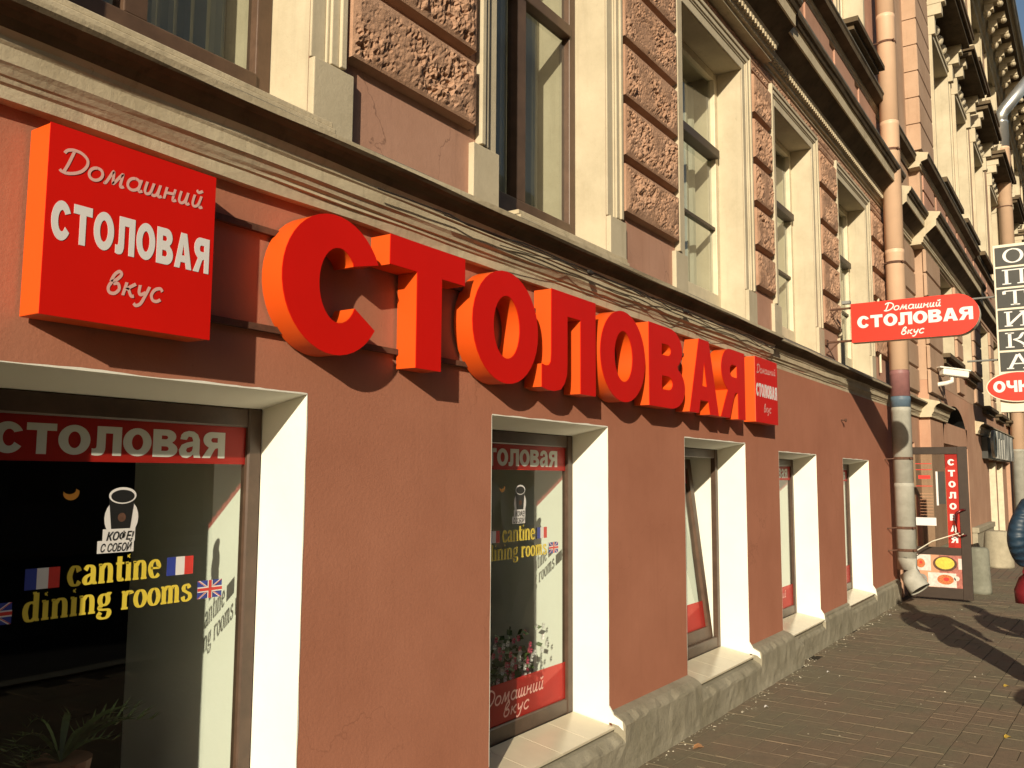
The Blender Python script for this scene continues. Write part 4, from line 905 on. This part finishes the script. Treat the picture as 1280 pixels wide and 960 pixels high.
for i, (a, b) in enumerate(N2):
    for zs_, zh_, (a, b) in ((S3Z, H3Z, N3[i]), (S2Z, H2Z, N2[i])):
        s = MB(); s.box(a+.001, b-.001, Y0+.345, Y0+.39, zs_+.001, zh_-.001); W = ob('window', s, 'oppdark', N)
        s = MB(); s.box((a+b)/2-.04, (a+b)/2+.04, Y0+.30, Y0+.344, zs_+.003, zh_-.01); s.box(a+.004, a+.07, Y0+.30, Y0+.344, zs_+.003, zh_-.01); s.box(b-.07, b-.004, Y0+.30, Y0+.344, zs_+.003, zh_-.01); s.box(a+.07, b-.07, Y0+.30, Y0+.344, zs_+(zh_-zs_)*.62, zs_+(zh_-zs_)*.62+.07); ob('window_frame', s, 'creamframe', W)
        s = MB()
        for e_, sg in ((a, -1), (b, 1)): s.box(e_, e_+sg*.16, Y0-.035, Y0, zs_+.005, zh_+.16); s.box(e_+sg*.1, e_+sg*.16, Y0-.06, Y0-.036, zs_+.005, zh_+.16)
        s.box(a+.001, b-.001, Y0-.036, Y0, zh_, zh_+.16); s.box(a-.159, b+.159, Y0-.061, Y0-.037, zh_+.10, zh_+.158); ob('surround', s, 'cream', N)
    s = MB(); s.box(N3[i][0]-.15, N3[i][1]+.15, Y0-.22, Y0, S3Z-.12, S3Z-.02); ob('sill', s, 'dirtycornice', N); s = MB(); s.box(a-.12, b+.12, Y0-.20, Y0, S2Z-.10, S2Z-.01); ob('sill', s, 'dirtycornice', N)
    # sandrik: brackets, slab, shell
    zz = H2Z+.32; P = MB()
    P.box(a-.28, b+.28, Y0-.42, Y0, zz+.283, zz+.37); P.box(a-.34, b+.34, Y0-.48, Y0, zz+.372, zz+.45); S_ = ob('pediment', P, 'dirtycornice', N)
    for e_ in (a-.10, b+.10):
        P = MB(); P.box(e_-.10, e_+.10, Y0-.30, Y0, zz+.12, zz+.28); P.box(e_-.09, e_+.09, Y0-.24, Y0, zz-.08, zz+.118); P.box(e_-.07, e_+.07, Y0-.12, Y0, zz-.42, zz-.082); ob('bracket', P, 'cream', S_)
    for j in range(5):
        xx = a+.15+(b-a-.3)*j/4; P = MB(); P.ell((xx, Y0-.04, zz-.02), (.09, .07, .10), 8); ob('rosette', P, 'cream', S_)
    P = MB(); cx_ = (a+b)/2; n_ = 11; wR = (b-a)*.42
    for j in range(n_):
        a0, a1 = math.pi*j/n_, math.pi*(j+1)/n_; am = (a0+a1)/2
        c0 = (cx_, Y0-.10, zz+.46); p0 = (cx_-wR*math.cos(a0), Y0-.03, zz+.46+.75*math.sin(a0)); p1 = (cx_-wR*math.cos(a1), Y0-.03, zz+.46+.75*math.sin(a1)); pm = (cx_-wR*1.05*math.cos(am), Y0-.28, zz+.46+.8*math.sin(am))
        P.poly([c0, p0, pm]); P.poly([c0, pm, p1]); P.poly([p0, pm, p1])
    ob('shell', P, 'cream', S_)
# eaves
prof = [(Y0+.01, TOP-.25), (Y0-.06, TOP-.24), (Y0-.08, TOP-.12), (Y0-.14, TOP-.08), (Y0-.16, TOP+.12), (Y0-.22, TOP+.2), (Y0-.22, TOP+.32), (Y0-.72, TOP+.34), (Y0-.73, TOP+.42), (Y0-.77, TOP+.45), (Y0-.82, TOP+.52), (Y0-.82, TOP+.55), (Y0+.5, TOP+.9)]
mb = MB(); mb.extrude_x(prof, NX0-.3, NX1, .5, .004, [0]*6+[1, 0, 0, 0, 2, 2, 2]); E_ = ob('eaves', mb, ['cornice', 'dirtycornice', 'flash'], N)
x = NX0+.1; k_ = 0
while x < 48:
    mb = MB(); mb.box(x, x+.26, Y0-.64, Y0-.23, TOP+.16, TOP+.335); mb.box(x+.02, x+.24, Y0-.44, Y0-.23, TOP-.02, TOP+.158); mb.ell((x+.13, Y0-.59, TOP+.13), (.12, .08, .08), 8); mb.ell((x+.13, Y0-.28, TOP-.05), (.13, .10, .12), 8)
    ob('modillion', mb, 'cornice', E_); x += 1.02
mb = MB(); mb.tube([(NX0-.3, Y0-.86, TOP+.50), (NX1, Y0-.86, TOP+.50)], .05, 10); ob('gutter', mb, 'steel', N)
# shop front details at the far end
for a, b in shops: s = MB(); s.box(a+.002, b-.002, Y0+.26, Y0+.3, .05, 2.04); ob('shop_glazing', s, 'oppdark', N)
for a in (23.2, 25.0): 
    s = MB(); s.box(a+.9, a+.96, Y0-.05, Y0+.2, .1, 2.0); ob('shop_door_leaf', s, 'creamframe', N)
s = MB(); s.box(19.5, 22.6, Y0-.10, Y0, -.05, .55); s.box(19.5, 22.6, Y0-.13, Y0, .551, .66); bevel(ob('plinth', s, 'granite', N), .015); s = MB(); s.box(NX0, 16.3, Y0-.10, Y0, -.05, .55); bevel(ob('plinth', s, 'granite', N), .015)
def dz_box(name, lab, cat, f):
    return f
# optician fascia letters
F = thing('fascia_sign', 'grey block letters ОПТИКА on a dark board above the far shop door', 'sign', (24, Y0, 2.1))
s = MB(); s.box(21.9, 27.6, Y0-.12, Y0-.002, 2.06, 2.53); ob('board', s, 'board', F)
link('lettering', join_meshes('lettering', bold_text('ОПТИКА', 22.0, 2.08, 5.3, .62, .06, facing_negy(Y0-.20), gap=.15), [M['steel']]), F, label='grey capitals ОПТИКА')

# vertical optician sign
T = thing('projecting_sign', 'tall projecting sign of black squares spelling ОПТИКА, high above the far pavement', 'sign', (20, Y0, 3.2))
OX, ya, yb_ = 20.0, .70, 1.42; z0, z1 = 3.25, 6.33
mb = MB(); mb.box(OX, OX+.16, -yb_, -ya, z0-.32, z1); bevel(ob('case', mb, 'signcream', T), .01)
rowh = (z1-.06-3.70)/6
for i, c in enumerate('ОПТИКА'):
    zt_ = z1-.06-i*rowh; mb = MB(); mb.box(OX-.012, OX-.002, -(yb_-.04), -(ya+.04), zt_-rowh+.045, zt_); q = ob('panel', mb, 'board', T)
    ob('lettering', stroke_text(S3, c, ya+.14, zt_-rowh+.045+.045, .46, rowh-.13, .10, .035, facing_negx(OX-.014, 0)), 'signwhite', q)
mb = MB()
for z in (5.29, 4.0): mb.tube([(OX+.08, Y0, z), (OX+.08, -ya, z)], .02)
ob('bracket', mb, 'steel', T)
T = thing('oval_sign', 'red oval sign with white letters ОЧКИ under the tall optician sign', 'sign', (OX-.02, -1.05, 3.1))
fo = lambda c: Vector((OX-.05-c.z, -c.x, c.y))
me = mesh_xform(glyph_mesh([arc(0, 0, 1, 1, 0, 350, 35)], 1.03, 3.43, .555, .305, .06), fo); me.materials.clear(); me.materials.append(M['signcream']); link('case', me, T)
me = mesh_xform(glyph_mesh([arc(0, 0, 1, 1, 0, 350, 35)], 1.03, 3.43, .535, .285, .006), lambda c: Vector((OX-.085-c.z, -c.x, c.y))); me.materials.clear(); me.materials.append(M['bladered']); link('face', me, T)
link('lettering', join_meshes('lettering', bold_text('ОЧКИ', .60, 3.32, .86, .23, .002, facing_negx(OX-.091, 0), gap=.10), [M['signwhite']]), T, label='white capitals ОЧКИ')

# CCTV camera
T = thing('security_camera', 'white security camera on a bracket over the archway', 'security camera', (16.0, Y0, 3.2))
mb = MB()
def obox(mb, c, ax, l, w_, h, mi=0):
    ax = Vector(ax).normalized(); s_ = ax.cross(Vector((0, 0, 1))).normalized(); u = s_.cross(ax); n = len(mb.v); c = Vector(c)
    mb.v += [tuple(c+ax*a*l/2+s_*b*w_/2+u*d*h/2) for a in (-1, 1) for b in (-1, 1) for d in (-1, 1)]
    for q in ((0,1,3,2), (4,6,7,5), (0,4,5,1), (2,3,7,6), (0,2,6,4), (1,5,7,3)): mb.f.append(tuple(n+i for i in q)); mb.m.append(mi)
obox(mb, (15.7, -.42, 3.30), (.55, -.8, -.12), .42, .15, .11); bevel(ob('housing', mb, 'cctv', T), .02, 3)
mb = MB(); obox(mb, (15.69, -.405, 3.365), (.55, -.8, -.12), .50, .18, .02); ob('sun_shield', mb, 'cctv', T)
mb = MB(); mb.tube([(15.65, Y0, 3.12), (15.65, -.30, 3.14), (15.70, -.38, 3.17), (15.70, -.38, 3.25)], .035, 10); mb.box(15.58, 15.72, Y0-.02, Y0, 2.98, 3.22); ob('arm', mb, 'cctv', T)
mb = MB(); mb.tube([(15.60, Y0-.01, 3.0), (15.62, Y0-.07, 2.85), (15.66, Y0-.01, 2.75)], .012, 6); ob('lead', mb, 'cable', T)

# stone bollards
def bollard(x, y, r, h, mat_, lab, taper=.8):
    mb = MB(); pr = [(.001, 0), (r, 0), (r*1.0, .04), (r*(.5+.5*taper)+.0, h*.55), (r*taper, h-.05), (r*taper*.93, h-.015), (r*taper*.75, h), (.001, h+.004)]
    mb.lathe(pr, x, y, 26); o = ob('bollard', mb, mat_, None, smooth=True, label=lab, cat='bollard', group='stone bollards by the archway')
    for v in o.data.vertices: v.co += Vector((noise.noise(v.co*7), noise.noise(v.co*7+Vector((9, 0, 0))), 0))*.018
    return o
bollard(18.6, -.66, .26, .66, 'granite', 'tan tapered stone bollard at the right side of the archway', .82)
bollard(14.2, -.80, .15, .64, 'greystone', 'grey-green stone bollard just behind the open glass door', .9)

# cables along the cornice
def cable(pts, r, lab):
    mb = MB(); p = []
    for i in range(len(pts)-1):
        for k_ in range(6):
            t = k_/6; p.append(tuple(pts[i][j]*(1-t)+pts[i+1][j]*t for j in range(3)))
    p.append(pts[-1]); p = [(a, b, c+.004*noise.noise(Vector((a*6, 2, r*900)))) for a, b, c in p]
    mb.tube(p, r, 6); ob('cable', mb, 'cable', None, label=lab, cat='cable', group='black cables sagging along the cornice')
rnd = random.Random(3)
labs = ['upper black cable lying along the cornice above the letters', 'looser black cable sagging below the others above the letters', 'thin black cable twisted along the cornice above the letters']
for n_ in range(3):
    x = 2.4+n_*.4; pts = []
    while x < 7.3: pts.append((x, -.108-.006*n_, 2.690-.012*n_+rnd.uniform(-.013, .010)*(1+.6*n_))); x += rnd.uniform(.12, .3)
    cable(pts, .0035-.0006*n_, labs[n_])
mb = MB(); mb.ell((4.05, -.118, 2.682), (.035, .012, .014), 8); mb.ell((5.35, -.118, 2.682), (.05, .012, .014), 8); ob('cable_knot', mb, 'cable', None, label='bunched knots of black cable on the cornice', cat='cable')
# overhead wires at the sky gap
for i, (za, zb2) in enumerate(((13.6, 13.0), (12.9, 12.7), (12.3, 12.35))):
    mb = MB(); p = [(44+t*.5, Y0-1.0-t*1.6, za+(zb2-za)*t/10-.35*math.sin(math.pi*t/10)) for t in range(11)]; mb.tube(p, .02, 5)
    ob('overhead_wire', mb, 'cable', None, label=['highest wire crossing the strip of sky', 'middle wire crossing the strip of sky', 'lowest wire crossing the strip of sky'][i], cat='wire', group='wires crossing the sky')
# nail in the wall
mb = MB(); mb.tube([(9.9, 0.002, 2.23), (9.9, -.05, 2.225)], .008, 6); mb.ell((9.9, -.05, 2.225), (.02, .014, .02), 8); ob('wall_hook', mb, 'rust', None, label='small rusty hook on the terracotta wall between the far windows', cat='hook')
# plants inside the windows
def leafy(x, y, z, n, L, seed, lab, flowers=False, arch=1.0):
    rn = random.Random(seed); T = thing('potted_plant', lab, 'plant', (x, y, z))
    p = MB(); p.lathe([(.001, z), (.07, z), (.095, z+.14), (.085, z+.14), (.001, z+.13)], x, y, 16); ob('pot', p, 'pot', T)
    mb = MB()
    for i in range(n):
        a = rn.uniform(0, 6.28); l = L*rn.uniform(.6, 1.1); rise = rn.uniform(.5, 1.2)*arch; w_ = .012 if not flowers else .02; prev = None; d = Vector((math.cos(a), math.sin(a)*.35, 0))
        side = Vector((-d.y, d.x, .15)).normalized()
        for k_ in range(8):
            t = k_/7; c = Vector((x, y, z+.13)) + d*l*t*.8 + Vector((0, 0, rise*l*(t-.62*t*t*1.2)))
            ww = w_*math.sin(math.pi*min(.97, t+.08))
            if prev: mb.quad(tuple(prev[0]), tuple(prev[1]), tuple(c-side*ww), tuple(c+side*ww))
            prev = (c+side*ww, c-side*ww)
            if not flowers and k_ > 2:
                for sg in (-1, 1):
                    e_ = c+side*sg*.07*(1.1-t)+d*.05+Vector((0, 0, .02)); mb.poly([tuple(c), tuple(c+d*.012), tuple(e_)])
    ob('foliage', mb, 'leafgreen', T)
    if flowers:
        lf = MB(); fl = MB()
        for i in range(170):
            c = Vector((x+rn.gauss(0, .13), y+rn.gauss(0, .04), z+.16+abs(rn.gauss(0, .11)))); u = Vector((rn.gauss(0, 1), rn.gauss(0, 1), rn.gauss(0, 1))).normalized()*.026; v = u.orthogonal().normalized()*.018
            lf.quad(tuple(c-u), tuple(c-v), tuple(c+u), tuple(c+v))
        for i in range(60):
            c = Vector((x+rn.gauss(0, .13), y-.05+rn.gauss(0, .03), z+.20+abs(rn.gauss(0, .12)))); mi = 0 if rn.random() < .55 else 1
            for k_ in range(5):
                a = k_*1.257; fl.poly([tuple(c), tuple(c+Vector((math.cos(a)*.018, -.008, math.sin(a)*.018))), tuple(c+Vector((math.cos(a+.9)*.018, -.008, math.sin(a+.9)*.018)))], mi)
        ob('leaves', lf, 'leafgreen', T); ob('flowers', fl, ['petalw', 'petalp'], T)
leafy(1.62, .47, .56, 16, .36, 5, 'feathery palm behind the nearest shop window')
leafy(4.0, .37, .34, 8, .25, 9, 'pot of white and pink flowers behind the second shop window', True)
# fallen leaves and litter
for i, (x, y, rr, mm, lab) in enumerate(((6.45, -1.75, .03, 'yleaf', 'yellow fallen leaf nearest the bottom right of the pavement'), (8.0, -1.62, .03, 'yleaf', 'yellow fallen leaf by the shadow on the right of the pavement'), (5.15, -.24, .045, 'oleaf', 'orange dry leaf lying close to the plinth'), (6.3, -.28, .02, 'signwhite', 'white paper scrap on the paving below the tilted window'), (7.7, -.35, .015, 'signwhite', 'tiny white scrap on the paving near the plinth step'), (11.3, -.16, .02, 'signwhite', 'white scrap at the foot of the wall before the drainpipe'))):
    mb = MB(); pts = [(x+rr*math.cos(a)*(1+.4*math.sin(3*a)), y+rr*.7*math.sin(a), .006+.006*math.sin(2*a)) for a in [k_*.7 for k_ in range(9)]]; mb.poly(pts); ob('fallen_leaf' if 'leaf' in mm else 'paper_scrap', mb, mm, None, label=lab, cat='leaf' if 'leaf' in mm else 'paper', group='leaves and scraps on the pavement')

g = MB(); rn = random.Random(11)
for i in range(420):
    x = rn.uniform(3.2, 12.4); y = -(.115 if x < 7.9 else .06) - abs(rn.gauss(0, .05)) - (rn.random() < .18)*rn.uniform(0, 1.6); q = rn.uniform(.003, .009); a0 = rn.uniform(0, 3)
    pts = [(x+q*math.cos(a0+k_*1.26)*rn.uniform(.6, 1.2), y+q*math.sin(a0+k_*1.26)*rn.uniform(.6, 1.2), .002) for k_ in range(5)]; mi = 0 if rn.random() < .72 else 1
    for k_ in range(5): g.poly([pts[k_], pts[(k_+1) % 5], (x, y, .002+q*.7)], mi)
ob('grit', g, ['concrete', 'signcream'], None, kind='stuff', label='grit and tiny litter gathered along the foot of the plinth', cat='grit')
# =================================================================== PEOPLE
def skin_obj(name, verts, edges_, mat_, parent, root=0, sub=2, label=None):
    me = bpy.data.meshes.new(name); me.from_pydata([v[0] for v in verts], edges_, [])
    o = bpy.data.objects.new(name, me); col.objects.link(o); o.parent = parent
    s = o.modifiers.new('skin', 'SKIN'); s.use_smooth_shade = True
    for i, v in enumerate(verts):
        r2 = v[1] if isinstance(v[1], tuple) else (v[1], v[1]); me.skin_vertices[0].data[i].radius = r2; me.skin_vertices[0].data[i].use_root = (i == root)
    u = o.modifiers.new('sub', 'SUBSURF'); u.levels = sub; u.render_levels = sub
    dg = bpy.context.evaluated_depsgraph_get(); m2 = bpy.data.meshes.new_from_object(o.evaluated_get(dg)); o.modifiers.clear(); o.data = m2; m2.name = name
    m2.materials.clear(); m2.materials.append(M[mat_])
    m2.polygons.foreach_set('use_smooth', [True]*len(m2.polygons))
    if label: o['label'] = label
    return o
def person(x, y, rz, coat, label, bag=True, s=1.0):
    """faces local +x"""
    T = thing('person', label, 'person', (x, y, 0), 'people walking on the pavement'); T.rotation_euler = (0, 0, rz); T.scale = (s, s, s)
    # body: pelvis root, torso, neck, head, arms with hands, legs
    V = [((0, 0, .95), (.15, .12)), ((0, 0, 1.15), (.14, .11)), ((.0, 0, 1.36), (.15, .11)), ((.0, 0, 1.47), .075), ((.02, 0, 1.56), .058), ((.03, 0, 1.68), (.082, .092)), ((.03, 0, 1.76), (.06, .07))]
    E2 = [(0, 1), (1, 2), (2, 3), (3, 4), (4, 5), (5, 6)]
    def add(pts, frm):
        p = frm
        for c, r_ in pts: V.append((c, r_)); E2.append((p, len(V)-1)); p = len(V)-1
        return p
    hands = {}
    for sg in (1, -1):
        sw = .10 if sg > 0 else -.02
        e_ = add([((0, sg*.17, 1.40), .058), ((-.06, sg*.265, 1.14), .042), ((.10, sg*.20, .95), .032), ((.14, sg*.19, .90), (.036, .022))], 2)
        hands[sg] = V[e_][0]
        for k_ in range(4): add([((.17+.005*k_, sg*(.215-.016*k_), .855-.003*k_), .0095), ((.175, sg*(.215-.016*k_), .815+.004*abs(k_-1.5)), .0085), ((.155, sg*(.213-.015*k_), .79), .008)], e_)
        add([((.175, sg*.165, .885), .011), ((.19, sg*.15, .855), .0095)], e_)
        st = .22*sg
        add([((0, sg*.095, .88), .088), ((st*.5, sg*.10, .50), .062), ((st*1.0-.03, sg*.10, .11), .04), ((st*1.0+.09, sg*.105, .045), .035)], 0)
    body = skin_obj('body', V, E2, 'skin', T, 0)
    # face: nose, ears, eyes, mouth
    for nm_, c_, r3, mm in (('nose', (.125, 0, 1.665), (.018, .014, .022), 'skin'), ('ear', (.03, .092, 1.67), (.02, .010, .032), 'skin'), ('ear', (.03, -.092, 1.67), (.02, .010, .032), 'skin'),
                           ('eye', (.112, .032, 1.69), (.010, .014, .008), 'hair'), ('eye', (.112, -.032, 1.69), (.010, .014, .008), 'hair'), ('mouth', (.112, 0, 1.625), (.010, .026, .006), 'redbag')):
        mb = MB(); mb.ell(c_, r3, 8); o = ob(nm_, mb, mm, None, smooth=True); o.parent = T
    mb = MB(); mb.ell((.005, 0, 1.715), (.105, .098, .105), 14); mb.ell((-.05, 0, 1.64), (.07, .088, .10), 12); o = ob('hair', mb, 'hair', None, smooth=True); o.parent = T
    # jacket
    V = [((0, 0, .80), (.19, .15)), ((0, 0, .98), (.18, .145)), ((0, 0, 1.18), (.185, .15)), ((0, 0, 1.36), (.18, .145)), ((-.01, 0, 1.49), (.10, .09)), ((-.01, 0, 1.54), (.09, .085))]
    E2 = [(0, 1), (1, 2), (2, 3), (3, 4), (4, 5)]
    for sg in (1, -1): add([((0, sg*.185, 1.39), .080), ((-.03, sg*.235, 1.29), .072), ((-.045, sg*.255, 1.21), .078), ((-.06, sg*.27, 1.13), .070), ((.0, sg*.255, 1.06), .066), ((.05, sg*.235, 1.01), .060), ((.10, sg*.205, .95), .050)], 3)
    skin_obj('jacket', V, E2, coat, T, 0)
    V = [((0, 0, .93), (.155, .125)), ((0, 0, .86), (.15, .12))]; E2 = [(0, 1)]
    for sg in (1, -1):
        st = .22*sg; add([((st*.15, sg*.095, .76), .10), ((st*.5, sg*.10, .50), .078), ((st*.8-.02, sg*.10, .28), .065), ((st*1.0-.03, sg*.10, .11), .062)], 1)
    skin_obj('trousers', V, E2, 'jeans', T, 0)
    for sg in (1, -1):
        st = .22*sg; mb = MB(); mb.ell((st+.03, sg*.105, .045), (.14, .052, .045), 12); mb.ell((st-.03, sg*.10, .08), (.07, .05, .06), 10); o = ob('shoe', mb, 'shoe', None, smooth=True); o.parent = T
    return T
person(7.78, -2.02, R(8), 'jacket', 'person in a blue quilted jacket and dark trousers walking away with a red bag')
person(8.0, -2.78, R(5), 'coatgrey', 'person in a grey coat walking outside the one in the blue jacket', s=1.0)
# the red bag hanging at the hip
T = thing('shoulder_bag', 'red cloth bag hanging at the hip of the person in the blue jacket', 'bag', (7.9, -1.74, .6))
mb = MB(); mb.tube([(7.80, -1.85, .93), (7.82, -1.85, .90), (7.84, -1.84, .84), (7.86, -1.83, .76), (7.86, -1.83, .67), (7.86, -1.835, .655)], [.03, .07, .09, .115, .11, .04], 14); o = ob('bag_body', mb, 'redbag', T, smooth=True)
mb = MB(); mb.tube([(7.75, -1.85, .90), (7.77, -1.87, 1.05), (7.86, -1.88, 1.08), (7.94, -1.86, .90)], .012, 8); ob('strap', mb, 'redbag', T, smooth=True)
# litter bin just outside the frame, its shadow reaches in
T = thing('litter_bin', 'round grey street litter bin on the kerb side of the pavement', 'bin', (5.25, -2.98, 0))
mb = MB(); mb.lathe([(.001, .02), (.22, .02), (.25, .1), (.27, .85), (.25, .87), (.24, .3), (.001, .28)], 5.25, -2.98, 28); ob('drum', mb, 'steel', T, smooth=True)
mb = MB(); mb.lathe([(.29, .84), (.30, .86), (.30, .90), (.27, .93), (.18, 1.0), (.001, 1.03)], 5.25, -2.98, 28); ob('lid', mb, 'steel', T, smooth=True)
